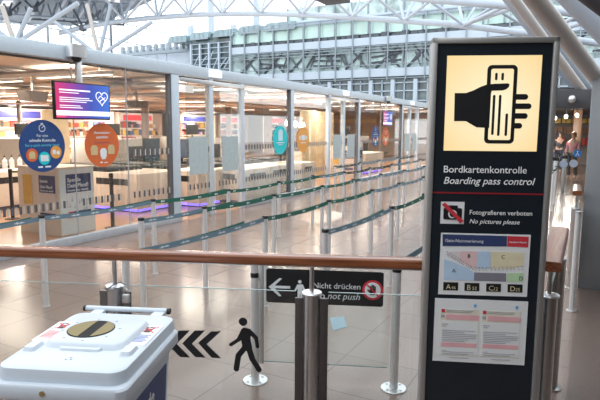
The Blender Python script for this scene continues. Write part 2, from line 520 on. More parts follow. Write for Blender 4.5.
# lower storey: dark windows between pale columns
low = MB(); col_ = MB()
for i in range(24):
    x0 = -49+i*2.6
    col_.box(x0-.22, x0+.22, -.2, .3, 3.0, 7.35)
    for zz in (3.9, 5.0, 6.1, 7.0):
        low.box(x0+.2, x0+2.4, 0, .25, zz-.06, zz+.06)
    low.box(x0+1.25, x0+1.35, 0, .25, 3, 7.35)
col_.build('pale_column', m_spand, fac, smooth=False)
low.build('window_bars', m_spand, fac, smooth=False)
# open stair tower at the left end
st = MB()
for z in (8.8, 9.5, 10.2, 10.9, 11.6, 12.3, 12.9):
    st.box(-49.1, -42.3, -.1, .1, z, z+.07)
for x0 in (-49, -47.5, -46, -44.4, -42.6):
    st.box(x0, x0+.22, -.2, .1, 7.4, 13)
for i in range(6):
    st.tube([(-49+i*1.1, -.1, 8.7+random.random()), (-47.4+i*1.1, -.1, 10.9+random.random())], .07, 6)
st.build('stair_frame', m_spand, fac)
# rounded glazed roof boxes
for i, (px0, px1, pt, pb) in enumerate([(168, 186, 35, 42), (190, 208, 31.5, 39), (213, 233, 28.5, 36), (238, 259, 24.5, 33), (264, 295, 20.5, 30)]):
    a, b = on_y(px0, pb, YF-.3), on_y(px1, pt, YF-.3)
    z0, z1 = a.z, b.z; w = b.x-a.x; h = z1-z0
    pts = [(a.x, z0), (b.x, z0), (b.x, z1)]+[(a.x+h*.9-math.sin(t*math.pi/12)*h*.9, z1-h*.9+math.cos(t*math.pi/12)*h*.9) for t in range(7)]
    bx = MB().prism(pts, (0, -.3, 0), (1, 0, 0), (0, 0, 1), (0, 4, 0)).build('glazed_roof_box', mat('roof_box_glass', (0.30, 0.42, 0.46), 0.15, var=0.2, scale=.8), fac, smooth=False)
    q = MB()
    for k in range(1, 4):
        q.box(a.x+w*k/4-.06, a.x+w*k/4+.06, -.36, -.3, z0, z1-.05)
    q.box(a.x, b.x, -.38, -.3, z0-.2, z0)
    q.build('mullions', m_mul, bx, smooth=False)

# curtain wall left of the facade, pale annex behind it
cw = thing('window_1', 'huge curtain wall of thin mullions against the bright sky', 'window', (0, YF+3, 0), kind='structure')
q = MB()
for i in range(30):
    x0 = -56-i*1.9
    q.box(x0-.05, x0+.05, -.1, .1, 6, 24)
for z in (11.2, 13.4, 15.6, 17.8, 20):
    q.box(-112, -49, -.06, .06, z-.05, z+.05)
q.build('mullions', mat('light_mullion', (0.62, 0.68, 0.76), 0.5), cw, smooth=False)
q = MB()
for i in range(12):
    x0 = on_y(122+i*6.6, 50, YF+3).x
    q.box(x0, x0+.45, -.3, .3, 12.95, 14.0)
q.box(on_y(118, 52, YF+3).x, XL, -.35, .3, 12.6, 13.0)
q.build('balustrade', m_mul, cw, smooth=False)
an = MB().box(-66, XL-.1, -1, 14, 3, 13.6).build('annex_wall', mat('pale_blue_render', (0.70, 0.78, 0.88), 0.6, var=.05, scale=.3), None, smooth=False, loc=(0, YF+5, 0))
tag(an, 'pale blue annex building wall beyond the curtain wall', 'building')
hl = MB()
for px in (167, 188, 211, 235):
    p = on_y(px, 42, YF-2); hl.box(p.x-.3, p.x+.3, -.3, .3, 11, p.z+2.9 if px in (167, 211) else 22)
hl.build('light_column', m_tube, cw, smooth=False)
wl = thing('window_2', 'bright side glazing with dark slim posts behind the beam at left', 'window', (0, 0, 0), kind='structure')
for px in (23, 49, 72, 112):
    p = on_x(px, 45, -58)
    MB().box(-58.2, -58, p.y-.09, p.y+.09, 3, 26).build('post', m_tubedark if px == 112 else m_mul, wl, smooth=False)
for z in (11, 13.5, 16):
    MB().box(-58.15, -58.05, 14, 66, z-.05, z+.05).build('transom', m_mul, wl, smooth=False)

# roof deck at upper left, with a skylight and a gutter
m_deck = mat('blue_grey_roof_deck', (0.40, 0.51, 0.63), 0.6, var=.15, scale=.15)
roof = thing('ceiling_hall', 'blue grey hall roof deck with ribs at upper left', 'roof', (0, 0, 0), kind='structure')
ZR = 13.6
pts = [on_z(-130, 18, ZR), on_z(70, 26, ZR), on_z(114, 18, ZR), on_z(153, 0, ZR), on_z(190, -40, ZR), on_z(-200, -40, ZR)]
MB().prism([(p.x, p.y) for p in pts], (0, 0, ZR), (1, 0, 0), (0, 1, 0), (0, 0, .3)).build('roof_deck', m_deck, roof, smooth=False)
for k in range(7):
    a = on_z(-20+k*24, 20-(k > 4)*(k-4)*4, ZR); b = on_z(10+k*26, -38, ZR)
    MB().tube([(a.x, a.y, ZR-.12), (b.x, b.y, ZR-.12)], .16, 8).build('rib', m_tube, roof)
for px0, px1, py in ((104, 118, 2.5), (0, 12, 4)):
    a, b, c, d = on_z(px0, py+2, ZR-.05), on_z(px1, py+2, ZR-.05), on_z(px1+4, py-3, ZR-.05), on_z(px0+3, py-3, ZR-.05)
    MB().prism([(p.x, p.y) for p in (a, b, c, d)], (0, 0, ZR-.06), (1, 0, 0), (0, 1, 0), (0, 0, .05)).build('skylight', m_whitelamp, roof, smooth=False)
dn = MB()
for (nx, ny), ups in {(8.5, 13): [(0, -4), (14, -3), (21, 2), (-6, 4)], (83, 28): [(73, 8), (93, 14), (101, 10), (70, 22)], (34, 9): [(24, 0), (44, 0), (38, 2)]}.items():
    p = on_y(nx, ny, 34)
    for ux, uy in ups:
        dn.tube([p, on_y(ux, uy, 35)], .10, 8)
    dn.lathe([(.05, -.3), (.32, -.2), (.32, .2), (.05, .3)], 10, p)
dn.build('dark_strut', m_tubedark, roof)
for yy, mt, rr, dy in ((36, m_branch, .09, 0), (41, m_tubedark, .07, 5)):
    zz = MB(); lo_, up_ = [], []
    for i in range(13):
        px = -20+i*12
        lo_.append(on_y(px, 13+i*.75+dy*.6, yy)); up_.append(on_y(px+6, -6+i*.9+dy, yy+1.2))
    zz.tube(lo_, rr*1.3, 8); zz.tube(up_, rr*1.3, 8)
    for i in range(12):
        zz.tube([lo_[i], up_[i]], rr, 6); zz.tube([up_[i], lo_[i+1]], rr, 6)
    zz.build('lattice_truss', mt, roof)

# arched truss across the hall
tr = thing('roof_truss', 'long arched white tube truss spanning the hall above the glass wall', 'truss', (0, 34, 0))
chord = [(60, 33), (83, 27.5), (110, 22.5), (150, 18), (200, 14.5), (250, 13.5), (300, 14.5), (350, 17), (400, 20.5), (450, 24), (500, 30), (540, 35.5), (575, 40), (610, 45), (660, 53)]
MB().tube([on_y(a, b, 34)-Vector((0, 34, 0)) for a, b in chord], .185, 12).build('lower_chord', m_tube, tr)
def up_chord(yo, dz):
    return [on_y(a, b-dz, 34+yo)-Vector((0, 34, 0)) for a, b in chord[1:]]
MB().tube(up_chord(2.4, 44), .14, 10).build('upper_chord', m_tube, tr)
MB().tube(up_chord(-2.4, 40), .14, 10).build('upper_chord', m_tube, tr)
nodes = [(124, 21), (158, 17), (188, 15.3), (222, 13.8), (260, 13.5), (302, 14.6), (352, 17.2), (404, 20.8), (464, 25.3), (540, 35.5)]
for nx, ny in nodes:
    p = on_y(nx, ny, 34)-Vector((0, 34, 0))
    w = MB()
    s = 1+max(0, nx-300)/240
    for dx, dy, yo in ((-20*s, -24, -2.4), (20*s, -22, -2.4), (-7*s, -44, 2.4), (16*s, -44, 2.4)):
        w.tube([p, on_y(nx+dx, ny+dy*1.0, 34+yo)-Vector((0, 34, 0))], .085, 8)
    w.build('web_strut', m_tube, tr)
t2 = thing('roof_truss', 'thick white roof tube crossing just above the dark sign', 'truss', (0, 29, 0))
c2 = [(400, -4), (450, 0.5), (500, 4.5), (545, 9), (580, 13.5), (640, 22)]
MB().tube([on_y(a, b, 29)-Vector((0, 29, 0)) for a, b in c2], .21, 12).build('lower_chord', m_tube, t2)
for a, b, c, d in ((464, 25, 508, 5), (464, 25, 520, 6), (540, 35, 580, 15), (540, 36, 600, 18)):
    MB().tube([on_y(a, b, 33.8)-Vector((0, 29, 0)), on_y(c, d, 29)-Vector((0, 29, 0))], .1, 8).build('web_strut', m_tube, t2)
# tree columns behind the glass wall beam
def tree(name, label, node, ends, y, r0, ttop):
    t = thing(name, label, 'column', (0, y, 0), group='tree shaped roof columns')
    p = on_y(node[0], node[1], y)-Vector((0, y, 0))
    MB().tube([(p.x, 0, 0), (p.x, 0, p.z)], ttop, 14).build('trunk', m_colbrown, t)
    for ex, ey, mt in ends:
        MB().tube([p, on_y(ex, ey, y+(ex-node[0])*.02)-Vector((0, y, 0))], [r0*.55, r0*.6], 12).build('branch', mt, t)
tree('tree_column', 'branching steel column rising behind the beam at far left', (15, 44), [(78, 3, m_branch), (2, 6, m_tubebrown), (31, 8, m_branch), (-22, 16, m_branch)], 16, .17, .10)
tree('tree_column', 'branching steel column rising behind the beam above the orange sticker', (99, 56), [(51, 19, m_branch), (87, 4, m_tubebrown), (111, 4, m_branch), (152, 22, m_branch)], 26, .20, .13)
# unseen narrow spot lamp added to lay a sun patch on the floor
def sun_patch_spot(label, px, py, target, ang, power):
    o = on_y(px, py, 30)
    t = thing('sun_patch_lamp', label, 'lamp', o, 0, 'unseen lamps added for sun patches')
    MB().lathe([(.10, -.1), (.16, .1), (.16, .25), (.05, .3)], 14).build('casing', m_tubedark, t)
    MB().cyl((0, 0, .28), (0, 0, 1.2), .04).build('bracket', m_tubedark, t)
    L = bpy.data.lights.new('sun_patch_spot', 'SPOT'); L.energy = power; L.spot_size = math.radians(ang); L.spot_blend = .5; L.color = (1, .93, .82); L.shadow_soft_size = .03
    lo = bpy.data.objects.new('sun_patch_spot', L); COL.objects.link(lo); lo.parent = t
    d = (Vector(target)-o).normalized()
    lo.location = d*.35
    lo.rotation_euler = d.to_track_quat('-Z', 'Y').to_euler()
sun_patch_spot('unseen spot lamp added above the view for a sun patch', 390, -60, on_z(322, 216), 2.4, 70000)
# hanging dark panel
hp = thing('ceiling_speaker_panel', 'dark flat panel hanging under the roof truss at top centre', 'panel', on_y(329, -2, 30))
MB().rbox(-.8, .8, -1.3, 1.3, -.10, .10, .03).build('panel', m_darkgrey, hp)
MB().cyl((0, 0, .1), (0, 0, 4), .04).build('hanger', m_tubedark, hp)

# grey clad pillar at the right with tilted roof tubes growing out of it
pil = thing('pillar', 'grey metal clad pillar at the right edge carrying tilted roof tubes', 'pillar', (.35, 7.6, 0))
MB().rbox(-.425, .9, -.43, .5, 0, 2.52, .012).build('cladding', m_greybox, pil)
MB().rbox(-.40, .88, -.40, .48, 0, .08, .005).build('plinth', m_darkgrey, pil)
def pil_tube(px0, py0, y0, px1, py1, y1, r, mt):
    a = on_y(px0, py0, y0)-Vector((.35, 7.6, 0)); b = on_y(px1, py1, y1)-Vector((.35, 7.6, 0))
    MB().tube([a, a+(b-a)*2.6], r, 18).build('roof_tube', mt, pil)
pil_tube(600, 82, 7.5, 527, -12, 5.2, .088, m_tubelight)
rt = thing('tilted_roof_tubes', 'bundle of tilted steel roof tubes behind the dark sign at upper right', 'roof tubes', on_y(590, 100, 15))
def far_tube(px0, py0, y0, px1, py1, y1, r, mt):
    o = rt.location
    a = on_y(px0, py0, y0)-o; b = on_y(px1, py1, y1)-o
    MB().tube([a, a+(b-a)*2.2], r, 14).build('roof_tube', mt, rt)
far_tube(594, 98, 15, 512, -14, 12, .13, m_tube)
far_tube(590, 101, 14.6, 500, -20, 11.5, .10, m_tubelight)
far_tube(579, 92, 16, 500, -12, 14, .12, m_tube)
far_tube(625, 52, 12, 560, -16, 11, .22, m_tube)
far_tube(640, 30, 9, 575, -20, 8, .16, m_darkgrey)

# ------------------------------------------------------------------ right strip: the concourse beyond
bm_ = MB().rbox(-1.6, 3.5, 0, .6, 2.36, 2.78, .02).build('trim_1', m_darkgrey, loc=(0, 14, 0))
tag(bm_, 'dark soffit beam over the far walkway at right', 'beam', kind='structure')
cc = MB().rbox(-.17, .17, -.17, .17, 0, 2.74, .03).build('brown_column', mat('brown_cladding', (0.16, 0.09, 0.05), .5), loc=(-.72, 26.5, 0))
tag(cc, 'dark brown column in the far walkway right of the sign', 'column')
wc = MB().box(-2.4, 6, 14.62, 36, 2.74, 2.86).build('ceiling_walkway', m_darkgrey, smooth=False)
tag(wc, 'dark ceiling of the far walkway behind the soffit beam', 'ceiling', kind='structure')
lampo = thing('globe_lamp', 'round white lamp under the dark soffit beam at right', 'lamp', on_y(572, 99, 13.84))
MB().lathe([(.02, -.09), (.06, -.07), (.08, -.03), (.08, .02), (.05, .07), (.02, .08)], 16).build('globe', m_satin, lampo)
MB().cyl((0, 0, 0), (0, .17, 0), .03).build('stem', m_satin, lampo)
# ------------------------------------------------------------------ freestanding sign
SIN22, COS22 = math.sin(math.radians(22.36)), math.cos(math.radians(22.36))
RZ = math.radians(22.36)
EX = Vector((COS22, SIN22, 0)); EY = Vector((-SIN22, COS22, 0))
SO = Vector((-.4127, 2.6148, 0))
def on_plane(px, py, o, n):
    d = ray(px, py); return EYE + d*((o-EYE).dot(n)/d.dot(n))
def S(px, py):                      # pixel of the sign face -> (x, z) in the sign's own frame
    p = on_plane(px, py, SO, EY)-SO; return (p.dot(EX), p.z)
UX, UZ = Vector((1, 0, 0)), Vector((0, 0, 1))
sign = thing('information_sign', 'tall dark freestanding sign with lit yellow boarding pass pictogram', 'sign', SO, RZ)
m_signdark = mat('anthracite_panel', (0.014, 0.020, 0.028), 0.25, var=.05)
m_signframe = mat('sign_aluminium', (0.41, 0.40, 0.39), 0.4, 0.6, .03)
fr = MB()
fr.rbox(-.283, -.258, -.012, .085, 0, 2.275, .004); fr.rbox(.240, .266, -.012, .085, 0, 2.275, .004)
fr.rbox(-.283, .266, -.012, .085, 2.249, 2.275, .004)
fr.build('frame', m_signframe, sign)
MB().box(-.259, .241, 0, .078, .06, 2.252).build('front_panel', m_signdark, sign)
MB().rbox(-.40, .38, -.20, .30, 0, .02, .006).build('base_plate', m_signframe, sign)
m_yellow = mat('backlit_yellow', (0.25, 0.20, 0.11), 0.4, emit=(1.0, 0.80, 0.42), estr=0.8)
def backlit():
    nt = m_yellow.node_tree; b = nt.nodes['Principled BSDF']
    tc = nt.nodes.new('ShaderNodeTexCoord'); mp = nt.nodes.new('ShaderNodeMapping')
    mp.inputs['Location'].default_value = (.0, 0, -1.97); gr = nt.nodes.new('ShaderNodeVectorMath'); gr.operation = 'LENGTH'
    mr = nt.nodes.new('ShaderNodeMapRange'); mr.inputs['From Min'].default_value = .02; mr.inputs['From Max'].default_value = .30
    rp = nt.nodes.new('ShaderNodeValToRGB')
    rp.color_ramp.elements[0].color = (1.0, .92, .66, 1); rp.color_ramp.elements[1].color = (.92, .66, .30, 1)
    nt.links.new(tc.outputs['Object'], mp.inputs[0]); nt.links.new(mp.outputs[0], gr.inputs[0])
    nt.links.new(gr.outputs['Value'], mr.inputs[0]); nt.links.new(mr.outputs[0], rp.inputs[0])
    nt.links.new(rp.outputs[0], b.inputs['Emission Color'])
backlit()
def spoly(pxs, y=-.002, d=.0015):
    return MB().prism([S(*p) for p in pxs], (0, y, 0), UX, UZ, (0, d, 0))
x0, z1 = S(447.3, 55.8); x1, z0 = S(537, 151.5)
x1 = S(542.2, 55.8)[0]
MB().box(x0, x1, -.004, .002, z0, z1).build('backlit_panel', m_yellow, sign, smooth=False)
# pictogram: hand holding a boarding pass
cx0, cz1 = S(487.4, 65.2); cx1, _ = S(517.6, 65.2); _, cz0 = S(498, 143.6)
st_ = .0165
pic = MB()
def bar(mb, x0, x1, z0, z1, r=None, y=-.0075, d=.003):
    r = min(x1-x0, z1-z0)/2*.999 if r is None else r
    mb.prism(rrect(x0, x1, z0, z1, r), (0, y, 0), UX, UZ, (0, d, 0))
bar(pic, cx0, cx1, cz0, cz1, .020, y=-.0075, d=.0025)
cardw = MB(); bar(cardw, cx0+st_, cx1-st_, cz0+st_, cz1-st_, .008, y=-.009, d=.0015)
for px in (496, 502.3):
    x, zt = S(px, 73); _, zb = S(px, 80.5); bar(pic, x-.0055, x+.0055, zb, zt, y=-.010)
for px, a, b in ((493.8, 95, 135), (499.8, 95, 136), (506.3, 113.5, 136)):
    x, zt = S(px, a); _, zb = S(px, b); bar(pic, x-.0056, x+.0056, zb, zt, y=-.010)
for px1, py in ((527.5, 97), (530.8, 106.3), (527, 116), (521.5, 125.8)):
    xa, zc = S(512, py); xb, _ = S(px1, py); bar(pic, xa, xb, zc-.0125, zc+.0125, y=-.010)
hand = [(454.3, 93.2), (465.5, 93.2), (473, 90.5), (480, 87), (486.5, 84.6), (494, 84), (507, 83.5), (508.8, 84.5), (508.3, 87), (505.5, 89.5), (502, 90.6), (491, 91), (490.3, 94), (488.5, 128), (476, 127.4), (471, 124.5), (465.5, 121.2), (453.6, 121.2)]
pic.prism([S(*p) for p in hand], (0, -.013, 0), UX, UZ, (0, .003, 0))
cardw.build('boarding_pass_card', m_yellow, sign, smooth=False)
pic.build('hand_pictogram', m_vinyl, sign, smooth=False)
def stext(s, px, py, px1, shear=0.0, bold=0.008, mt=m_signtext, name='lettering', parent=None, y=-.0022):
    x, z = S(px, py); x1_, _ = S(px1, py)
    return MB().text(s, (x, y, z), UX, UZ, width=x1_-x, shear=shear, bold=bold).build(name, mt, parent or sign, smooth=False)
stext('Bordkartenkontrolle', 443.6, 172.3, 526.6)
stext('Boarding pass control', 443.6, 183.6, 535, .25)
xa, za = S(436, 192.4)
MB().box(-.258, .24, -.003, .001, za-.004, za+.003).build('red_line', mat('dark_red_line', (.30, .012, .02), .5), sign, smooth=False)
a, b = S(441, 201.5), S(463.5, 224)
ic = MB().box(a[0], b[0], -.003, .001, b[1], a[1]).build('camera_pictogram', m_paper, sign, smooth=False)
k = MB(); w_ = b[0]-a[0]; zc = b[1]; h_ = a[1]-b[1]
k.prism(rrect(a[0]+w_*.12, a[0]+w_*.9, zc+h_*.2, zc+h_*.72, w_*.06), (0, -.006, 0), UX, UZ, (0, .002, 0))
k.prism(rrect(a[0]+w_*.3, a[0]+w_*.72, zc+h_*.6, zc+h_*.84, w_*.05), (0, -.006, 0), UX, UZ, (0, .002, 0))
k.build('camera_shape', m_vinyl, ic, smooth=False)
MB().prism(circle(a[0]+w_*.5, zc+h_*.45, w_*.19), (0, -.0085, 0), UX, UZ, (0, .002, 0)).build('lens_ring', m_paper, ic, smooth=False)
MB().prism(circle(a[0]+w_*.5, zc+h_*.45, w_*.12), (0, -.0105, 0), UX, UZ, (0, .002, 0)).build('lens', m_vinyl, ic, smooth=False)
MB().prism([(a[0]+w_*.02, zc+h_*.88), (a[0]+w_*.16, zc+h_*.97), (a[0]+w_*.98, zc+h_*.16), (a[0]+w_*.84, zc+h_*.05)], (0, -.0125, 0), UX, UZ, (0, .002, 0)).build('red_slash', m_red, ic, smooth=False)
stext('Fotografieren verboten', 469.5, 214.3, 532)
stext('No pictures please', 469.3, 223.2, 519.5, .25)
# gate map
mp_ = spoly([(441, 232.6), (530.6, 234.8), (526.6, 296.6), (438, 294)], -.004, .003).build('map_poster', m_paper, sign, smooth=False)
def mpoly(pts, mt, name, y=-.0055):
    o = MB().prism([S(430+p[0]/5, 220+p[1]/5) for p in pts], (0, y, 0), UX, UZ, (0, .001, 0)).build(name, mt, mp_, smooth=False); return o
mpoly([(62, 70), (384, 79), (382, 131), (62, 129)], m_navy, 'title_bar')
mpoly([(386, 79), (492, 83), (489, 136), (384, 131)], m_red, 'red_label')
m_za = mat('map_blue', (.50, .66, .84), .6); m_zb = mat('map_pink', (.80, .56, .56), .6); m_zc = mat('map_yellow', (.80, .72, .50), .6)
m_zd = mat('map_green', (.52, .72, .46), .6); m_zg = mat('map_grey', (.24, .23, .28), .6); m_zp = mat('map_palepink', (.72, .66, .68), .6)
mpoly([(70, 192), (130, 215), (190, 243), (220, 262), (218, 301), (68, 298)], m_za, 'map_zone')
mpoly([(150, 156), (235, 155), (232, 240), (205, 236), (150, 205)], m_zb, 'map_zone')
mpoly([(80, 158), (148, 156), (148, 203), (85, 170)], m_zp, 'map_zone')
mpoly([(237, 155), (302, 157), (300, 240), (234, 240)], m_za, 'map_zone')
mpoly([(304, 157), (470, 163), (465, 228), (400, 242), (302, 240)], m_zc, 'map_zone')
mpoly([(220, 261), (380, 265), (380, 307), (218, 302)], m_zg, 'map_zone')
mpoly([(384, 265), (466, 262), (464, 308), (382, 307)], m_zd, 'map_zone')
dots = MB()
for i in range(26):
    t = i/25
    bx, by = (85+130*t*2, 165+78*t*2) if t < .5 else (215+245*(t-.5)*2, 243-4*(t-.5)*2)
    for dy in (-7, 6):
        c = S(430+(bx+random.uniform(-4, 4))/5, 220+(by+dy)/5); dots.box(c[0]-.0022, c[0]+.0022, -.0068, -.006, c[1]-.0016, c[1]+.0016)
dots.build('gate_marks', m_zg, mp_, smooth=False)
for ch, px, py in (('A', 108, 260), ('B', 187, 187), ('C', 355, 192), ('D', 443, 300)):
    x, z = S(430+px/5, 220+py/5)
    MB().text(ch, (x, -.0072, z), UX, UZ, height=.026).build('zone_letter', m_vinyl, mp_, smooth=False)
for s, big, px, py in (('46', 'A', 66, 309), ('52', 'B', 172, 312.5), ('12', 'C', 280, 316), ('25', 'D', 387, 319.5)):
    tg = mpoly([(px, py), (px+74, py+2), (px+73, py+42), (px-1, py+40)], m_vinyl, 'gate_tag')
    x, z = S(430+(px+12)/5, 220+(py+34)/5)
    q = MB().text(big, (x, -.0072, z), UX, UZ, height=.034)
    x, z = S(430+(px+38)/5, 220+(py+34)/5)
    q.text(s, (x, -.0072, z), UX, UZ, height=.022)
    q.build('gate_code', mat('pale_yellow_print', (.80, .72, .45), .5), mp_, smooth=False)
x, z = S(445, 241.5); x2, _ = S(483, 241.5)
MB().text('Gate-Nummerierung', (x, -.0072, z), UX, UZ, width=x2-x).build('lettering', m_signtext, mp_, smooth=False)
x, z = S(509, 242.5); x2, _ = S(526.5, 242.5)
MB().text('Hamburg Airport', (x, -.0072, z), UX, UZ, width=x2-x, bold=.02).build('lettering', m_mark, mp_, smooth=False)
# paper notice with two printed columns
pn = spoly([(435, 297.8), (528, 301.4), (524, 365), (432.4, 360.2)], -.004, .003).build('paper_notice', m_paper, sign, smooth=False)
m_cream = mat('cream_print', (.80, .77, .66), .6); m_pinkp = mat('pink_print', (.82, .45, .48), .6); m_greyp = mat('grey_print', (.42, .42, .46), .6); m_bluep = mat('blue_print', (.12, .42, .80), .6)
def npoly(pts, mt, name, y=-.0052):
    return MB().prism([S(430+p[0]/5, 290+p[1]/5) for p in pts], (0, y, 0), UX, UZ, (0, .0008, 0)).build(name, mt, pn, smooth=False)
for dx, dy in ((0, 0), (207, 9)):
    npoly([(52+dx, 92+dy), (245+dx, 100+dy), (236+dx, 330+dy), (42+dx, 322+dy)], m_cream, 'cream_field')
    npoly([(54+dx, 150+dy), (240+dx, 158+dy), (234+dx, 326+dy), (44+dx, 318+dy)], m_paper, 'form_field', -.006)
    npoly([(80+dx, 118+dy), (244+dx, 126+dy), (243+dx, 152+dy), (79+dx, 143+dy)], m_pinkp, 'pink_bar', -.0068)
    npoly([(54+dx, 258+dy), (231+dx, 266+dy), (230+dx, 287+dy), (53+dx, 279+dy)], m_pinkp, 'pink_bar', -.0068)
    npoly([(57+dx, 92+dy), (74+dx, 93+dy), (73+dx, 110+dy), (56+dx, 109+dy)], m_red, 'red_mark', -.0068)
    npoly([(54+dx, 120+dy), (72+dx, 121+dy), (71+dx, 136+dy), (53+dx, 135+dy)], m_greyp, 'grey_mark', -.0068)
    npoly([(219+dx, 70+dy), (231+dx, 70+dy), (230+dx, 84+dy), (218+dx, 84+dy)], m_bluep, 'blue_mark', -.0068)
    ln = MB()
    for i, (yy, x1_) in enumerate([(96, 215), (104, 205), (165, 90), (175, 80), (196, 225), (205, 170), (214, 232), (223, 230), (232, 225), (241, 190), (249, 170), (296, 80), (303, 215), (312, 190), (333, 190)]):
        xs = 78 if yy < 110 else (95 if yy > 330 else 57)
        ln.prism([S(430+q_[0]/5, 290+q_[1]/5) for q_ in ((xs+dx, yy+dy), (x1_+dx, yy+dy+(x1_-xs)*.043), (x1_+dx, yy+dy+3+(x1_-xs)*.043), (xs+dx, yy+dy+3))], (0, -.0076, 0), UX, UZ, (0, .0006, 0))
    ln.build('printed_lines', m_greyp, pn, smooth=False)

# ------------------------------------------------------------------ wooden handrails, posts and glass panels
RP = Vector((-1.865, 2.416, 0))          # a point on the rail line
RAILZ = 1.15
m_railgrain = m_wood
def rail(name, label, p0, p1, hw=.047):
    p0, p1 = Vector(p0), Vector(p1); d = p1-p0
    t = thing(name, label, 'handrail', p0, math.atan2(d.y, d.x), 'wooden handrails')
    prof = rrect(-hw, hw, -.027, .027, .014, 5)
    MB().sweep(prof, (0, 0, 0), (d.length, 0, 0)).build('rail', m_wood, t)
    MB().box(.02, d.length-.02, -.018, .018, -.036, -.0265).build('rail_channel', m_steel, t)
    return t
A0 = RP+EX*(-2.4)+Vector((0, 0, RAILZ)); A1 = RP+EX*(1.60)+Vector((0, 0, RAILZ))
rail('handrail', 'long reddish wooden handrail crossing the foreground to the dark sign', A0, A1)
rail('handrail', 'short wooden handrail running away behind the right side of the sign', (-.168, 3.13, RAILZ), (-.178, 4.32, RAILZ), .056)
rail('handrail', 'stub of wooden handrail in front of the grey pillar', (-.145, 7.02, RAILZ), (-.17, 7.85, RAILZ))

def rail_post(label, loc, rotz, plates=True, h=.955, plate_mat=m_clamp):
    t = thing('railing_post', label, 'post', loc, rotz, 'steel railing posts')
    MB().lathe([(.075, 0), (.075, .012), (.048, .016), (.048, h)], 28).build('tube', m_steel, t)
    MB().lathe([(.050, h), (.056, h+.003), (.058, h+.010), (.054, h+.016), (.02, h+.020)], 28).build('cap', mat('cap_steel', (.78, .80, .82), .3, .8), t)
    MB().cyl((0, 0, h+.01), (0, 0, RAILZ-.04), .013, n=16).build('rail_rod', m_steel, t)
    if plates:
        for s in (-1, 1):
            MB().rbox(min(s*.044, s*.092), max(s*.044, s*.092), -.012, .012, .05, h-.02, .003).build('clamp_plate', plate_mat, t)
    return t
m_platesteel = mat('steel_plate', (.22, .21, .20), .3, .9)
rp1 = rail_post('steel railing post with dark clamp plates in front of the swing gate', RP+EX*.575, RZ)
rail_post('steel railing post behind the white bin with a padlock on it', RP+EX*(-.562), RZ, plate_mat=m_platesteel)
rail_post('steel railing post half hidden behind the right edge of the sign', (-.170, 3.24, 0), math.pi/2, False)
rail_post('steel railing post at the back end of the short right handrail', (-.172, 4.22, 0), math.pi/2, False)
rail_post('thin steel railing post under the handrail stub by the pillar', (-.15, 7.12, 0), math.pi/2, False)
sp = thing('gate_pole', 'white steel pole standing before the pillar beside the dark right floor', 'post', on_z(571.5, 311), 0)
MB().cyl((0, 0, 0), (0, 0, 1.03), .03, n=20).build('tube', m_pole, sp)
MB().lathe([(.03, 1.03), (.034, 1.032), (.034, 1.05), (.01, 1.056)], 18).build('cap', m_satin, sp)
MB().lathe([(.055, 0), (.055, .008), (.03, .012)], 18).build('base_flange', m_satin, sp)

def glass_panel(label, p0, p1, z0=.09, z1=.972):
    p0, p1 = Vector(p0), Vector(p1); d = p1-p0
    t = thing('glass_balustrade', label, 'glass balustrade', p0, math.atan2(d.y, d.x), 'glass balustrades')
    MB().box(0, d.length, -.005, .005, z0, z1-.003).build('pane', m_glass, t, smooth=False)
    MB().box(0, d.length, -.005, .005, z1-.0025, z1).build('pane_edge', m_edge, t, smooth=False)
    return t
gp = glass_panel('glass balustrade with black arrows and a walking figure', RP+EX*(-.47), RP+EX*.485)
glass_panel('glass balustrade behind the bin at far left', RP+EX*(-1.6), RP+EX*(-.655))
glass_panel('glass balustrade between dark clamp post and the big sign', RP+EX*.668, RP+EX*1.58)
glass_panel('glass balustrade under the short right handrail', (-.17, 3.30, 0), (-.17, 4.16, 0))
glass_panel('glass flap beside the white pole near the pillar', on_z(572, 311)+Vector((-.03, .08, 0)), (-.15, 7.05, 0), .2, 1.05)
GO = RP+EX*(-.47)
def G(px, py):
    p = on_plane(px, py, RP, EY)-GO; return (p.dot(EX), p.z)
for name, tip in (('first', 167), ('second', 182.3), ('third', 197)):
    dx = tip-167
    w = 0
    pts = [(167.3+dx, 343), (179.6+dx, 330.2), (190.2+dx, 330.0), (177.0+dx, 343.3), (190.5+dx, 357), (180.5+dx, 356.6)]
    if name == 'third':
        pts = [(198.5, 342.5), (211.5, 331), (221.5, 330.5), (207, 343.7), (221.5, 357.8), (212, 357.2)]
    MB().prism([G(*p) for p in pts], (0, -.0075, 0), UX, UZ, (0, .001, 0)).build('chevron_marking', m_vinyl, gp, smooth=False)
def limb(mb, p, q, r, n=8, fy=-.0075, rq=None):
    """rounded bar between pixel points p and q, flat on the glass"""
    rq = rq or r
    a, b = Vector(G(*p)), Vector(G(*q)); d = (b-a); ang = math.atan2(d.y, d.x)
    pts = [(a.x+math.cos(ang+math.pi/2+math.pi*i/n)*r, a.y+math.sin(ang+math.pi/2+math.pi*i/n)*r) for i in range(n+1)]
    pts += [(b.x+math.cos(ang-math.pi/2+math.pi*i/n)*rq, b.y+math.sin(ang-math.pi/2+math.pi*i/n)*rq) for i in range(n+1)]
    mb.prism(pts, (0, fy, 0), UX, UZ, (0, .001, 0))
fig = MB()
c = G(243.3, 321.3); fig.prism(circle(c[0], c[1], .0245), (0, -.0075, 0), UX, UZ, (0, .001, 0))
fig.prism([G(*p) for p in ((241.5, 328.5), (244.5, 327), (249.5, 328.3), (252.5, 331.5), (250.5, 338), (252.5, 347), (247, 351), (242.5, 346), (240.5, 335))], (0, -.0078, 0), UX, UZ, (0, .001, 0))
limb(fig, (243.5, 330), (239, 339), .0125, fy=-.0081); limb(fig, (239, 339), (231.2, 344), .0105, fy=-.0084)
limb(fig, (249.5, 330.5), (256.3, 337.5), .0125, fy=-.0087); limb(fig, (256.3, 337.5), (257.7, 346), .0105, fy=-.009)
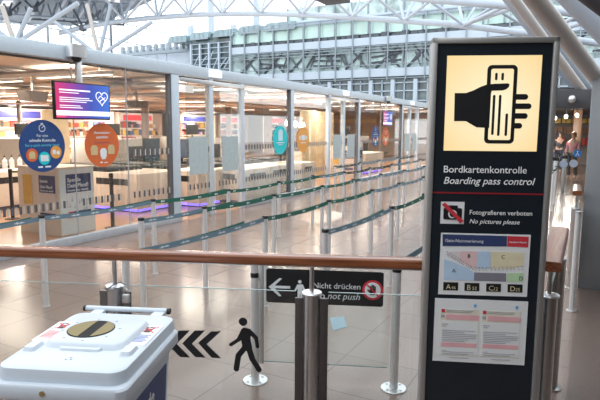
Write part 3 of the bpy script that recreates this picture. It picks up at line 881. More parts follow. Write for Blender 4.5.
limb(fig, (246, 346), (238.7, 355), .0165, fy=-.0093); limb(fig, (238.7, 355), (236.7, 368), .0165, fy=-.0096)
limb(fig, (248.5, 345), (252.5, 358), .017, fy=-.0099); limb(fig, (252.5, 358), (259.3, 369), .0155, fy=-.0102)
fig.build('walking_figure', m_vinyl, gp, smooth=False)

# padlock with a steel cable on the left railing post
pl_ = on_plane(126, 298, RP-EY*.07, EY)
pk = thing('padlock', 'small steel padlock hanging by the railing post behind the bin', 'padlock', pl_, RZ)
MB().rbox(-.022, .022, -.012, .012, -.028, .022, .006).build('lock_body', m_satin, pk)
MB().tube([(-.013, 0, .02)]+[(-.013+.013*(1-math.cos(t)), 0, .038+.013*math.sin(t)) for t in [i*math.pi/8 for i in range(9)]]+[(.013, 0, .02)], .004, 8).build('shackle', m_steel, pk)
pc = RP+EX*(-.562)
cab = [pc+EX*.055*math.cos(t)-EY*.06*math.sin(t)+Vector((0, 0, .975+.02*math.sin(2*t))) for t in [i*math.pi/10-.6 for i in range(12)]]
cab += [pl_+Vector((-.02, -.02, .055)), pl_+Vector((-.01, -.03, .0)), pl_-EX*.06-EY*.05+Vector((0, 0, -.10)), pl_-EX*.12-EY*.22+Vector((0, 0, -.20))]
tag(MB().tube(cab, .0035, 6).build('steel_cable', m_tubedark), 'thin dark cable looped round the railing post behind the bin', 'cable')

# ------------------------------------------------------------------ swing gate with its two posts
PL, PR = on_z(255.3, 380.5), on_z(393.5, 388.5)
gd = (PR-PL); GR = math.atan2(gd.y, gd.x); GX = gd.normalized(); GYv = Vector((-GX.y, GX.x, 0)); GL = gd.length
def gate_post(label, loc, band):
    t = thing('gate_post', label, 'post', loc, GR, 'steel posts of the swing gate')
    MB().cyl((0, 0, .01), (0, 0, .96), .031, n=24).build('tube', m_pole, t)
    MB().lathe([(.094, 0), (.094, .006), (.09, .010), (.034, .012)], 32).build('base_disc', m_satin, t)
    for i in range(4):
        a = math.pi/4+i*math.pi/2
        bo = MB(); bo.lathe([(.009, .010), (.009, .016), (.003, .018)], 8, (.066*math.cos(a), .066*math.sin(a), 0))
        bo.build('bolt', m_steel, t)
    MB().cyl((0, 0, .96), (0, 0, .975), .033, .028, 24).build('cap', m_black, t)
    MB().cyl((0, 0, band), (0, 0, band+.035), .0325, n=24).build('black_band', m_black, t)
    return t
gate_post('steel gate post behind the walking figure on round bolted base', PL, .795)
gpR = gate_post('steel gate post left of the sign on round bolted base', PR, .87)
gate = thing('swing_gate', 'low glass swing gate carrying a black do not push sign', 'gate', PL, GR)
MB().box(.055, GL-.05, -.005, .005, .16, .93).build('pane', m_glass, gate, smooth=False)
MB().box(.055, GL-.05, -.005, .005, .155, .16).build('pane_edge', m_edge, gate, smooth=False)
MB().rbox(.036, .066, -.016, .016, .14, .96, .004).build('hinge_profile', m_satin, gate)
for z in (.30, .80):
    MB().rbox(.025, .045, -.012, .012, z-.03, z+.03, .004).build('hinge', m_steel, gate)
def GS(px, py):
    p = on_plane(px, py, PL, GYv)-PL; return (p.dot(GX), p.z)
sx0, sz1 = GS(266.5, 268); sx1, sz0 = GS(383, 306.5)
bd = MB().prism(rrect(sx0, sx1, sz0, sz1, .018), (0, -.012, 0), UX, UZ, (0, .006, 0)).build('push_sign', m_vinyl, gate, smooth=False)
def gpoly(pts, mt, name, y=-.0135):
    return MB().prism([GS(*p) for p in pts], (0, y, 0), UX, UZ, (0, .001, 0)).build(name, mt, bd, smooth=False)
gpoly([(268.8, 286.3), (279.6, 277.6), (282.4, 278), (275, 285), (290.4, 285.6), (290.4, 288.2), (275, 287.6), (281.8, 295.5), (279, 295.6)], m_mark, 'arrow')
pf = MB()
c = GS(300, 281.3); pf.prism(circle(c[0], c[1], .013, 16), (0, -.0135, 0), UX, UZ, (0, .001, 0))
pf.prism([GS(*p) for p in ((297.5, 284), (303, 284), (305.6, 289.5), (304, 290.5), (302.5, 288), (302.6, 299), (300.8, 299), (300.3, 292), (299.7, 299), (297.8, 299), (297.8, 288), (296, 290.5), (294.6, 289.5))], (0, -.0135, 0), UX, UZ, (0, .001, 0))
pf.build('person_pictogram', m_mark, bd, smooth=False)
for s, px0, py, px1, sh in (('Nicht drücken', 313.5, 287.3, 360.4, 0), ('Do not push', 313.5, 297.6, 360, .25)):
    a = GS(px0, py); b = GS(px1, py)
    MB().text(s, (a[0], -.0135, a[1]), UX, UZ, width=b[0]-a[0], shear=sh).build('lettering', m_mark, bd, smooth=False)
c = GS(372.6, 289.6)
MB().prism(circle(c[0], c[1], .073), (0, -.0135, 0), UX, UZ, (0, .001, 0)).build('prohibition_ring', m_red, bd, smooth=False)
MB().prism(circle(c[0], c[1], .057), (0, -.0155, 0), UX, UZ, (0, .001, 0)).build('white_disc', m_paper, bd, smooth=False)
hd = MB()
hd.prism(rrect(c[0]-.02, c[0]+.02, c[1]-.035, c[1]+.006, .01), (0, -.0175, 0), UX, UZ, (0, .001, 0))
for i, (dx, h) in enumerate(((-.0155, .030), (-.005, .042), (.006, .040), (.0165, .030))):
    hd.prism(rrect(c[0]+dx-.0042, c[0]+dx+.0042, c[1]-.01, c[1]+h, .004), (0, -.0180-i*.0003, 0), UX, UZ, (0, .001, 0))
hd.prism([(c[0]-.018, c[1]-.025), (c[0]-.040, c[1]+.002), (c[0]-.033, c[1]+.008), (c[0]-.012, c[1]-.008)], (0, -.0195, 0), UX, UZ, (0, .001, 0))
hd.build('hand_pictogram', m_vinyl, bd, smooth=False)
MB().prism([(c[0]-.044, c[1]+.036), (c[0]-.036, c[1]+.044), (c[0]+.044, c[1]-.036), (c[0]+.036, c[1]-.044)], (0, -.0205, 0), UX, UZ, (0, .001, 0)).build('red_slash', m_red, bd, smooth=False)

# ------------------------------------------------------------------ queue posts with belts
def make_post():
    t = thing('queue_post', '', 'queue post')
    MB().lathe([(.0295, .006), (.0295, .940)], 20).build('pole', m_pole, t)
    MB().lathe([(.036, 0), (.036, .006), (.03, .010)], 24).build('floor_collar', m_satin, t)
    MB().lathe([(.030, .938), (.034, .940), (.034, .964), (.030, .970), (.01, .971)], 20).build('belt_head', m_black, t)
    return t
proto = make_post(); used = [False]
BW = .047
def add_belt(p, dvec, green):
    L = dvec.length; a = math.atan2(dvec.y, dvec.x)
    n = 10; s = MB(); vs_ = []
    for i in range(n+1):
        t = i/n; sag = -.022*4*t*(1-t)*min(1, L/1.5)
        x = .03+(L-.06)*t
        vs_ += [(x, -.001, .908+sag), (x, .001, .908+sag), (x, .001, .908+BW+sag), (x, -.001, .908+BW+sag)]
    fs_ = []
    for i in range(n):
        for k in range(4):
            fs_.append((4*i+k, 4*i+(k+1) % 4, 4*i+4+(k+1) % 4, 4*i+4+k))
    fs_ += [(0, 1, 2, 3), (4*n+3, 4*n+2, 4*n+1, 4*n)]
    s.add(vs_, fs_)
    b = s.build('belt', m_beltgreen if green else m_beltblue, p, smooth=False, rotz=a)
    tag(b, 'dark green belt' if green else 'grey blue belt')
    mk = MB(); step = .34 if green else .25
    x = .16
    while x < L-.16:
        t = (x-.03)/(L-.06); z = .908-.022*4*t*(1-t)*min(1, L/1.5)
        for sd in (-1, 1):
            y0, y1 = (-.0022, -.0012) if sd < 0 else (.0012, .0022)
            if green:
                mk.box(x-.03, x-.012, y0, y1, z+.012, z+.037); mk.box(x-.006, x+.03, y0, y1, z+.018, z+.031)
            else:
                mk.box(x-.06, x+.05, y0, y1, z+.019, z+.026); mk.box(x-.035, x-.02, y0, y1, z+.015, z+.034); mk.box(x+.01, x+.03, y0, y1, z+.017, z+.031)
        x += step
    if mk.f: mk.build('belt_print', m_mark, b, smooth=False)
def put(x, y, label):
    o = proto if not used[0] else copy_tree(proto)
    used[0] = True
    o.location = (x, y, 0); o['label'] = label; o['group'] = 'queue posts in the waiting area'
    return o
ROWS = {
 'gate': ('row starting at the gate post', [(-1.15, 5.3), (-1.15, 6.9), (-1.15, 8.4), (-1.15, 9.9), (-1.15, 11.4)], [1, 1, 0, 0]),
 'D': ('shortest row nearest the sign', [(-2.10, 4.41), (-2.06, 6.14), (-2.08, 7.6), (-2.08, 9.0), (-2.08, 10.4), (-2.08, 11.9), (-2.08, 13.4), (-2.08, 15)], [0, 1, 1, 0, 0, 0, 0]),
 'A': ('second row from the handrail', [(-3.02, 2.90), (-2.97, 4.785), (-2.95, 6.30), (-2.92, 7.75), (-2.89, 8.94), (-2.88, 10.4), (-2.86, 11.9), (-2.84, 13.4), (-2.83, 15), (-2.82, 16.6)], [0, 1, 1, 0, 0, 0, 0, 0, 0]),
 'B': ('third row from the handrail', [(-3.98, 4.045), (-3.945, 5.02), (-3.86, 6.445), (-3.82, 7.89), (-3.83, 9.2), (-3.80, 10.57), (-3.72, 11.9), (-3.7, 13.4), (-3.7, 15)], [0, 1, 1, 0, 0, 0, 0, 0]),
 'C': ('row closest to the glass wall', [(-5.02, 2.0), (-4.97, 3.65), (-4.89, 5.19), (-4.76, 6.63), (-4.75, 8.10), (-4.80, 9.49), (-4.66, 10.67), (-4.66, 12.2), (-4.66, 13.8), (-4.65, 16.4)], [0, 0, 1, 1, 0, 0, 0, 0, 0]),
 'H': ('row beyond the right edge of the sign', [(-.80, 11.0), (-.80, 12.4), (-.80, 13.8), (-.82, 15.2)], [0, 0, 0]),
 'F': ('extra row by the second glass door', [(-5.60, 12.3), (-5.60, 13.9), (-5.58, 15.4), (-5.56, 17)], [0, 0, 0]),
}
for k, (rn, ps, greens) in ROWS.items():
    n = len(ps)
    for i, (x, y) in enumerate(ps):
        w = 'last' if i == n-1 else ordinal(i)
        o = put(x, y, 'queue post, %s from near end of the %s' % (w, rn) if w != 'last' else 'queue post at the far end of the %s' % rn)
        if i < n-1:
            add_belt(o, Vector((ps[i+1][0]-x, ps[i+1][1]-y, 0)), greens[i])
    if k == 'B':
        pass
# belt from the right gate post to the first post of its row
q = ROWS['gate'][1][0]
v = Vector((q[0], q[1], 0))-PR
bb = MB(); bb.box(.03, v.length-.03, -.001, .001, .895, .942)
tag(bb.build('belt', m_beltblue, gpR, smooth=False, rotz=math.atan2(v.y, v.x)-GR), 'grey blue belt')
# hanging belt clip on the end post of the third row
bt = MB().rbox(.022, .052, -.02, .02, .83, .955, .006)

# ------------------------------------------------------------------ white wheeled bottle bin
bc = (on_z(173, 322, .95)+on_z(132, 386, .95))*.5
BINC = Vector((bc.x, bc.y, 0))-EX*.265
bin_ = thing('bottle_bin', 'white wheeled bottle collection bin with oval opening in its lid', 'bin', BINC, RZ)
m_bin = mat('white_bin_plastic', (0.58, 0.64, 0.71), 0.38, var=.015)
body = MB()
def loft(rings):
    b = MB(); n = len(rings[0])
    for r in rings: b.v += [Vector(p) for p in r]
    for k in range(len(rings)-1):
        for i in range(n):
            b.f.append((k*n+i, k*n+(i+1) % n, (k+1)*n+(i+1) % n, (k+1)*n+i))
    b.f.append(tuple(reversed(range(n)))); b.f.append(tuple((len(rings)-1)*n+i for i in range(n)))
    return b
def ring(hx, y0, y1, z, r): return [(p[0], p[1], z) for p in rrect(-hx, hx, y0, y1, r)]
loft([ring(.19, -.20, .22, .06, .03), ring(.235, -.29, .27, .80, .035), ring(.24, -.295, .275, .875, .035)]).build('body', m_bin, bin_)
loft([ring(.268, -.325, .295, .872, .04), ring(.272, -.33, .30, .880, .04), ring(.272, -.33, .30, .922, .04), ring(.266, -.325, .295, .930, .04)]).build('rim', m_bin, bin_)
lid = loft([ring(.252, -.300, .325, .928, .06), ring(.254, -.302, .327, .948, .06), ring(.248, -.296, .321, .978, .058), ring(.235, -.283, .308, .985, .05)]).build('lid', m_bin, bin_)
# raised collar round the opening
loft([ring(.175, -.115, .215, .982, .05), ring(.163, -.105, .205, 1.002, .045), ring(.155, -.095, .195, 1.008, .04)]).build('raised_collar', m_bin, lid)
loft([ring(.09, -.135, -.095, .982, .018), ring(.085, -.13, -.098, .994, .015)]).build('grip_ledge', m_bin, lid)
for s in (-1, 1):
    loft([[(s*.20+p[0], p[1], z) for p in rrect(-.028+d, .028-d, -.16+d, -.07-d, .012)] for z, d in ((.982, 0), (1.000, .008))]).build('lid_boss', m_bin, lid)
m_hole = mat('dark_hole', (0.006, 0.006, 0.007), .8); m_olive = mat('olive_flap', (0.22, 0.17, 0.06), .5)
OC = (-.035, .045)
hr = MB().prism(circle(OC[0], OC[1], .001, 40, 98, 98), (0, 0, 1.0085), UX, (0, 1, 0), (0, 0, .0025)).build('opening', m_hole, lid, smooth=False)
fl_ = MB()
left = [(x, y) for x, y in circle(OC[0], OC[1], .001, 80, 94, 94) if x < OC[0]-.008]
fl_.prism([(x, y) for x, y in left], (0, 0, 1.011), UX, (0, 1, 0), (0, 0, .0015))
right = [(x, y) for x, y in circle(OC[0], OC[1], .001, 80, 94, 94) if x > OC[0]+.030]
fl_.prism(right[len(right)//2:]+right[:len(right)//2] if False else sorted(right, key=lambda p: math.atan2(p[1]-OC[1], p[0]-OC[0])), (0, 0, 1.011), UX, (0, 1, 0), (0, 0, .0015))
fl_.build('bristle_flap', m_olive, hr, smooth=False)
for i in range(8):
    a = i*math.pi/4+.2; sc = MB(); sc.lathe([(.006, 1.008), (.006, 1.011), (.002, 1.012)], 8, (OC[0]+.12*math.cos(a), OC[1]+.125*math.sin(a), 0))
    sc.build('screw', m_satin, lid)
# printed stickers on the lid: crossed out litter bin
m_bluetext = mat('blue_text', (.10, .16, .42), .5); m_redtext = mat('red_text', (.62, .12, .12), .5)
for sx, cx, tm in ((-1, -.205, m_redtext), (1, .192, m_bluetext)):
    stk = MB().box(cx-.046, cx+.046, -.05, .175, .9852, .9865).build('lid_sticker', m_paper, lid, smooth=False)
    ln = MB()
    for i in range(6):
        ln.box(cx-.034, cx+.034-(i % 2)*.01, .055-i*.014, .062-i*.014, .9866, .9872)
    ln.build('printed_lines', tm, stk, smooth=False)
    ib = MB(); ib.prism([(cx-.018, .135), (cx+.018, .135), (cx+.013, .09), (cx-.013, .09)], (0, 0, .9866), UX, (0, 1, 0), (0, 0, .0005))
    for i in range(3):
        ib.prism(circle(cx-.014+i*.014, .146+.005*(i % 2), .007, 10), (0, 0, .9866), UX, (0, 1, 0), (0, 0, .0005))
    ib.build('litter_bin_icon', m_vinyl, stk, smooth=False)
    cr = MB()
    for s in (-1, 1):
        cr.prism([(cx-.035, .12+s*.032), (cx-.031, .12+s*.038), (cx+.035, .12-s*.032), (cx+.031, .12-s*.038)], (0, 0, .9874+s*.0002), UX, (0, 1, 0), (0, 0, .0004))
    cr.build('red_cross', m_red, stk, smooth=False)
tri = MB()
for a in (0, 1, 2):
    t0 = math.pi/2+a*2*math.pi/3; p = Vector((.0+.012*math.cos(t0), -.205+.012*math.sin(t0)))
    tri.prism(circle(p.x, p.y, .005, 8), (0, 0, .9852), UX, (0, 1, 0), (0, 0, .003))
tri.build('moulded_mark', m_bin, lid)
MB().cyl((-.225, .375, .985), (.185, .375, .985), .013, n=16).build('handle_bar', m_bin, bin_)
ends = MB(); ends.cyl((-.237, .375, .985), (-.225, .375, .985), .015, n=16); ends.build('handle_end', m_black, bin_); ends = MB(); ends.cyl((.185, .375, .985), (.20, .375, .985), .015, n=16)
ends.build('handle_end', m_black, bin_)
for s in (-1, 1):
    MB().rbox(s*.15-.03, s*.15+.03, .30, .372, .93, .985, .008).build('hinge', m_bin, bin_)
    MB().cyl((s*.205, .24, .09), (s*.245, .24, .09), .09, n=24).build('wheel', m_black, bin_)
lk = MB(); lk.cyl((-.04, -.334, .903), (-.04, -.328, .903), .011, n=14); lk.build('lock', mat('brass', (.45, .36, .18), .3, .9), bin_)
# navy poster on the right side of the bin
def side_pt(y, z):   # point on the tapering right side
    return Vector((.19+(z-.06)/(.815)*.05+.004, y, z))
sp_ = MB(); c4 = [side_pt(-.22, .30), side_pt(.20, .30), side_pt(.20, .80), side_pt(-.22, .80)]
sp_.add(c4+[p-Vector((.003, 0, 0)) for p in c4], [(0, 1, 2, 3), (7, 6, 5, 4), (0, 4, 5, 1), (1, 5, 6, 2), (2, 6, 7, 3), (3, 7, 4, 0)])
sp_.build('side_poster', m_navy, bin_, smooth=False)
tx = MB()
upv = (side_pt(0, .8)-side_pt(0, .3)).normalized()
for s, z in (('Spende', .70), ('Dein Pfand!', .60)):
    tx.text(s, side_pt(-.20, z)+Vector((.002, 0, 0)), (0, 1, 0), upv, height=.085 if s == 'Spende' else .075, bold=.02)
tx.build('poster_lettering', m_mark, bin_, smooth=False)

# ------------------------------------------------------------------ round stickers on the glass wall
XS = XW-.055
def disc_sticker(name, label, y, z, r, mt):
    t = thing(name, label, 'sticker', (XS, y, z), math.pi/2, 'round information stickers on the glass wall')
    MB().prism(circle(0, 0, r, 48), (0, 0, 0), UX, UZ, (0, .003, 0)).build('disc', mt, t, smooth=False)
    return t
m_blues = mat('blue_sticker', (.015, .06, .22), .5, emit=None); m_orange = mat('orange_sticker', (.66, .14, .035), .5)
m_cyan = mat('cyan_sticker', (.0, .58, .64), .5); m_amber = mat('amber_sticker', (.80, .36, .07), .5); m_tan = mat('tan_print', (.62, .48, .26), .5); m_cyant = mat('cyan_print', (.12, .55, .75), .5)
def icon_coat(mb, cx, cz, s, y):
    mb.prism([(cx-.25*s, cz+.5*s), (cx+.25*s, cz+.5*s), (cx+.48*s, cz+.2*s), (cx+.42*s, cz-.5*s), (cx-.42*s, cz-.5*s), (cx-.48*s, cz+.2*s)], (0, y, 0), UX, UZ, (0, .001, 0))
def blue_art(t, s=1.0):
    q = MB()
    q.text('Für eine', (0, -.003, .135), UX, UZ, width=.19*s, align='c')
    q.text('schnelle Kontrolle', (0, -.003, .065), UX, UZ, width=.44*s, bold=.02, align='c')
    for i in range(20):
        a, b = 2*math.pi*i/20, 2*math.pi*(i+1)/20
        q.prism([(.056*math.cos(a), .265+.056*math.sin(a)), (.056*math.cos(b), .265+.056*math.sin(b)), (.045*math.cos(b), .265+.045*math.sin(b)), (.045*math.cos(a), .265+.045*math.sin(a))], (0, -.003, 0), UX, UZ, (0, .001, 0))
    q.prism([(-.02, .325), (.02, .325), (.02, .34), (-.02, .34)], (0, -.003, 0), UX, UZ, (0, .001, 0))
    q.prism([(-.004, .262), (.035, .29), (.030, .297), (-.008, .27)], (0, -.003, 0), UX, UZ, (0, .001, 0))
    q.prism([(-.10, -.325), (-.02, -.325), (-.02, -.30), (-.10, -.30)], (0, -.003, 0), UX, UZ, (0, .001, 0))
    q.prism([(.02, -.325), (.12, -.325), (.12, -.30), (.02, -.30)], (0, -.003, 0), UX, UZ, (0, .001, 0))
    q.build('white_print', m_mark, t, smooth=False)
    MB().text('For a quick security check', (0, -.003, -.005), UX, UZ, width=.58*s, bold=.01, align='c').build('cyan_lettering', m_cyant, t, smooth=False)
    for cx, cz, mt in ((-.19, -.13, m_orange), (.015, -.185, m_cyan), (.22, -.10, m_amber)):
        d = MB().prism(circle(cx, cz, .098, 28), (0, -.004, 0), UX, UZ, (0, .001, 0)).build('icon_disc', mt, t, smooth=False)
        ic = MB()
        if cx < -.1: icon_coat(ic, cx, cz, .11, -.006)
        elif cx < .1: ic.prism(rrect(cx-.065, cx+.065, cz-.045, cz+.05, .01), (0, -.006, 0), UX, UZ, (0, .001, 0))
        else:
            ic.prism(rrect(cx-.06, cx-.005, cz-.03, cz+.04, .008), (0, -.006, 0), UX, UZ, (0, .001, 0)); ic.prism(circle(cx+.035, cz-.01, .03, 14), (0, -.006, 0), UX, UZ, (0, .001, 0))
        ic.build('icon', m_mark if cx > -.1 else m_tan, d, smooth=False)
def orange_art(t):
    q = MB()
    q.text('Oberbekleidung', (0, -.003, .19), UX, UZ, width=.34, align='c', bold=.02)
    q.text('ausziehen', (0, -.003, .115), UX, UZ, width=.25, align='c', bold=.02)
    q.prism([(-.06, -.30), (-.01, -.30), (-.01, -.275), (-.06, -.275)], (0, -.003, 0), UX, UZ, (0, .001, 0))
    q.prism([(.02, -.30), (.10, -.30), (.10, -.285), (.02, -.285)], (0, -.003, 0), UX, UZ, (0, .001, 0))
    q.build('white_print', m_mark, t, smooth=False)
    MB().text('Take off outerwear', (0, -.003, .03), UX, UZ, width=.36, align='c').build('violet_lettering', mat('violet_print', (.25, .08, .20), .5), t, smooth=False)
    c1 = MB(); icon_coat(c1, -.175, -.08, .16, -.004); icon_coat(c1, .185, -.075, .16, -.004); c1.build('coat_icon', m_tan, t, smooth=False)
    c2 = MB(); icon_coat(c2, .015, -.125, .15, -.004); c2.prism(rrect(-.03, .06, -.235, -.17, .01), (0, -.004, 0), UX, UZ, (0, .001, 0)); c2.build('coat_icon', m_mark, t, smooth=False)
s1 = disc_sticker('round_sticker', 'large dark blue round sticker about a quick security check', 5.44, 1.585, .39, m_blues); blue_art(s1)
s2 = disc_sticker('round_sticker', 'orange round sticker with coats beside the large blue one', 6.57, 1.57, .365, m_orange); orange_art(s2)
s3 = disc_sticker('round_sticker', 'cyan round sticker with a white clipboard sheet', 12.5, 1.565, .37, m_cyan)
q = MB(); q.prism(rrect(-.11, .11, -.02, .25, .015), (0, -.004, 0), UX, UZ, (0, .001, 0)); q.prism(rrect(-.05, .05, .24, .28, .01), (0, -.004, 0), UX, UZ, (0, .001, 0)); q.build('sheet_icon', mat('ice_print', (.62, .82, .90), .5), s3, smooth=False)
q = MB(); q.prism(rrect(-.2, .2, -.085, -.06, .008), (0, -.004, 0), UX, UZ, (0, .001, 0)); q.prism(rrect(-.12, .12, -.13, -.115, .006), (0, -.004, 0), UX, UZ, (0, .001, 0)); q.build('white_print', m_mark, s3, smooth=False)
s4 = disc_sticker('round_sticker', 'amber round sticker with white trays right of the cyan one', 13.78, 1.555, .36, m_amber)
q = MB(); q.prism(rrect(-.12, .10, -.02, .13, .02), (0, -.004, 0), UX, UZ, (0, .001, 0)); q.prism(rrect(.14, .22, .0, .11, .02), (0, -.004, 0), UX, UZ, (0, .001, 0)); q.prism(rrect(-.24, -.16, 0, .11, .02), (0, -.004, 0), UX, UZ, (0, .001, 0)); q.prism(rrect(-.16, .16, -.10, -.075, .01), (0, -.004, 0), UX, UZ, (0, .001, 0)); q.build('tray_icon', m_mark, s4, smooth=False)
s5 = copy_tree(s1); s5.location.y = 19.58; s5['label'] = 'small looking far blue round sticker below the far hanging screen'
s6 = copy_tree(s2); s6.location.y = 20.73; s6['label'] = 'small looking far orange round sticker below the far hanging screen'

# ------------------------------------------------------------------ hanging screens and dome cameras
def screen_mat():
    M = mat('screen_picture', (.02, .02, .03), .3)
    nt = M.node_tree; b = nt.nodes['Principled BSDF']
    tc = nt.nodes.new('ShaderNodeTexCoord'); sx = nt.nodes.new('ShaderNodeSeparateXYZ')
    mr = nt.nodes.new('ShaderNodeMapRange'); mr.inputs['From Min'].default_value = -.5; mr.inputs['From Max'].default_value = .5
    rp = nt.nodes.new('ShaderNodeValToRGB'); e = rp.color_ramp.elements
    e[0].color = (.62, .03, .16, 1); e[1].color = (.05, .16, .62, 1)
    x = rp.color_ramp.elements.new(.38); x.color = (.20, .05, .36, 1)
    x = rp.color_ramp.elements.new(.62); x.color = (.05, .08, .42, 1)
    nt.links.new(tc.outputs['Object'], sx.inputs[0]); nt.links.new(sx.outputs['X'], mr.inputs[0]); nt.links.new(mr.outputs[0], rp.inputs[0])
    nt.links.new(rp.outputs[0], b.inputs['Emission Color']); b.inputs['Emission Strength'].default_value = 1.0
    return M
m_screen = screen_mat(); m_glow = mat('screen_white', (.5, .5, .5), .5, emit=(.9, .88, .95), estr=.85); m_glowred = mat('screen_red', (.5, .1, .1), .5, emit=(.8, .05, .15), estr=.8)
def hanging_screen(label, y):
    t = thing('hanging_screen', label, 'screen', (XW+.07, y, 2.27), math.pi/2, 'hanging screens on the glass wall')
    MB().rbox(-.535, .535, 0, .06, -.285, .285, .008).build('housing', m_black, t)
    p = MB().box(-.515, .515, -.003, .002, -.262, .265).build('picture', m_screen, t, smooth=False)
    q = MB().box(-.515, .515, -.0045, -.003, -.225, -.150)
    for i, (z, w) in enumerate(((.15, .58), (.115, .36), (.04, .56), (.01, .62), (-.02, .5), (-.08, .38), (-.11, .42))):
        q.box(-.45, -.45+w, -.0045, -.003, z, z+(.022 if i == 0 else .012))
    hp_ = [(.36+.12*math.sin(a)**3, .07+.0075*(13*math.cos(a)-5*math.cos(2*a)-2*math.cos(3*a)-math.cos(4*a))) for a in [i*2*math.pi/36 for i in range(36)]]
    q.tube([(x, -.004, z) for x, z in hp_]+[(hp_[0][0], -.004, hp_[0][1])], .007, 6)
    q.tube([(.29, -.004, .06), (.33, -.004, .10), (.38, -.004, .07), (.42, -.004, .03)], .007, 6)
    q.tube([(.30, -.004, .0), (.34, -.004, .03), (.40, -.004, .06), (.43, -.004, .08)], .007, 6)
    q.build('screen_text', m_glow, p, smooth=False)
    MB().box(-.515, -.36, -.006, -.0045, -.255, -.230).build('red_bar', m_glowred, p, smooth=False)
    MB().rbox(-.05, .05, .062, .115, -.2, .63, .008).build('hanger', m_satin, t)
    return t
hanging_screen('wide screen with pink and blue picture hanging above the stickers', 6.12)
hanging_screen('far small looking blue screen hanging above the far stickers', 20.55)
def dome_cam(label, y):
    t = thing('dome_camera', label, 'camera', (XW+.01, y, 2.93), 0, 'dome cameras on the header beam')
    MB().prism(rrect(0, .17, -.16, .16, .06), (0, 0, 0), UX, (0, 1, 0), (0, 0, .19)).build('housing', m_satin, t)
    MB().lathe([(.012, -.075), (.05, -.062), (.072, -.03), (.075, 0)], 20, (.085, 0, 0)).build('dome', m_black, t)
dome_cam('grey camera box with dark dome on the beam over the first screen', 6.0)
dome_cam('grey camera box with dark dome on the beam over the far screen', 20.5)
for y, lb in ((9.28, 'white lit box hanging behind the glass near the first door'), (15.6, 'white lit box hanging behind the glass near the second door')):
    t = thing('hanging_sign_box', lb, 'sign', (XW-.5, y, 2.69), 0, 'white boxes hanging behind the doors')
    MB().rbox(-.03, .03, -.24, .24, -.075, .075, .008).build('box', m_whitelamp, t)
    MB().cyl((0, 0, .07), (0, 0, .35), .01).build('hanger', m_satin, t)

# ------------------------------------------------------------------ donation kiosks behind the glass
m_cream_box = mat('cream_panel', (.72, .64, .55), .5, var=.02); m_greenish = mat('pale_grey_green_panel', (.70, .76, .77), .45, var=.02); m_lightbox = mat('yellow_notice', (.72, .45, .10), .5)
def kiosk(label, x, y):
    t = thing('donation_kiosk', label, 'kiosk', (x, y, 0), 0, 'deposit donation kiosks')
    MB().rbox(-1.08, 0, 0, .74, 0, 1.17, .008).build('cabinet', m_cream_box, t)
    MB().box(-.006, .006, .015, .725, .02, 1.15).build('side_door', m_greenish, t)
    MB().rbox(-1.10, .012, -.012, .752, 1.165, 1.185, .005).build('top_plate', m_cream_box, t)
    # face towards the hall (+x)
    p = MB().box(.006, .010, .13, .66, .28, 1.10).build('poster', mat('poster_white', (.70, .72, .74), .5), t, smooth=False)
    MB().box(.010, .012, .13, .66, .74, 1.06).build('navy_block', m_navy, p, smooth=False)
    q = MB()
    for s, z, h in (('Spende', .93, .115), ('Dein Pfand!', .83, .105), ('Donate your deposit', .765, .05)):
        q.text(s, (.0125, .16, z), (0, 1, 0), UZ, width=.28 if s == 'Spende' else .44, bold=.02)
    q.build('lettering', m_mark, p, smooth=False)
    MB().box(.010, .012, .16, .64, .30, .41).build('navy_footer', m_navy, p, smooth=False)
    MB().box(.012, .0135, .16, .27, .30, .41).build('red_footer', m_red, p, smooth=False)
    b = MB()
    for i in range(9):
        c = (.2+.05*i, .5+.1*math.sin(i*1.7)); b.prism(circle(c[0], c[1], .025, 8), (.010, 0, 0), (0, 1, 0), UZ, (.001, 0, 0))
        b.box(.010, .0112, c[0]-.008, c[0]+.008, c[1]+.02, c[1]+.07)
    b.build('bottle_drawing', m_frost, p, smooth=False)
    # face towards the viewer's left (-y)
    p = MB().box(-.52, -.06, -.010, -.004, .28, 1.10).build('poster', mat('poster_pale', (.66, .58, .54), .5), t, smooth=False)
    MB().box(-.50, -.08, -.012, -.010, .74, 1.04).build('navy_block', m_navy, p, smooth=False)
    q = MB()
    for s, z, w in (('Spende', .92, .2), ('Dein Pfand!', .82, .32), ('Donate your deposit', .765, .34)):
        q.text(s, (-.47, -.0125, z), UX, UZ, width=w, bold=.02)
    q.build('lettering', m_mark, p, smooth=False)
    MB().box(-.50, -.1, -.012, -.010, .30, .39).build('navy_footer', m_navy, p, smooth=False)
    MB().box(-.93, -.70, -.012, -.004, .52, 1.04).build('yellow_notice', m_lightbox, t, smooth=False)
    MB().box(-.95, -.68, -.010, -.004, .46, .50).build('notice_ledge', m_cream_box, t, smooth=False)
    return t
kiosk('pale donation kiosk with navy posters behind the large blue sticker', -7.95, 6.20)
kiosk('far pale donation kiosk with navy posters beyond the second glass door', -7.95, 19.3)

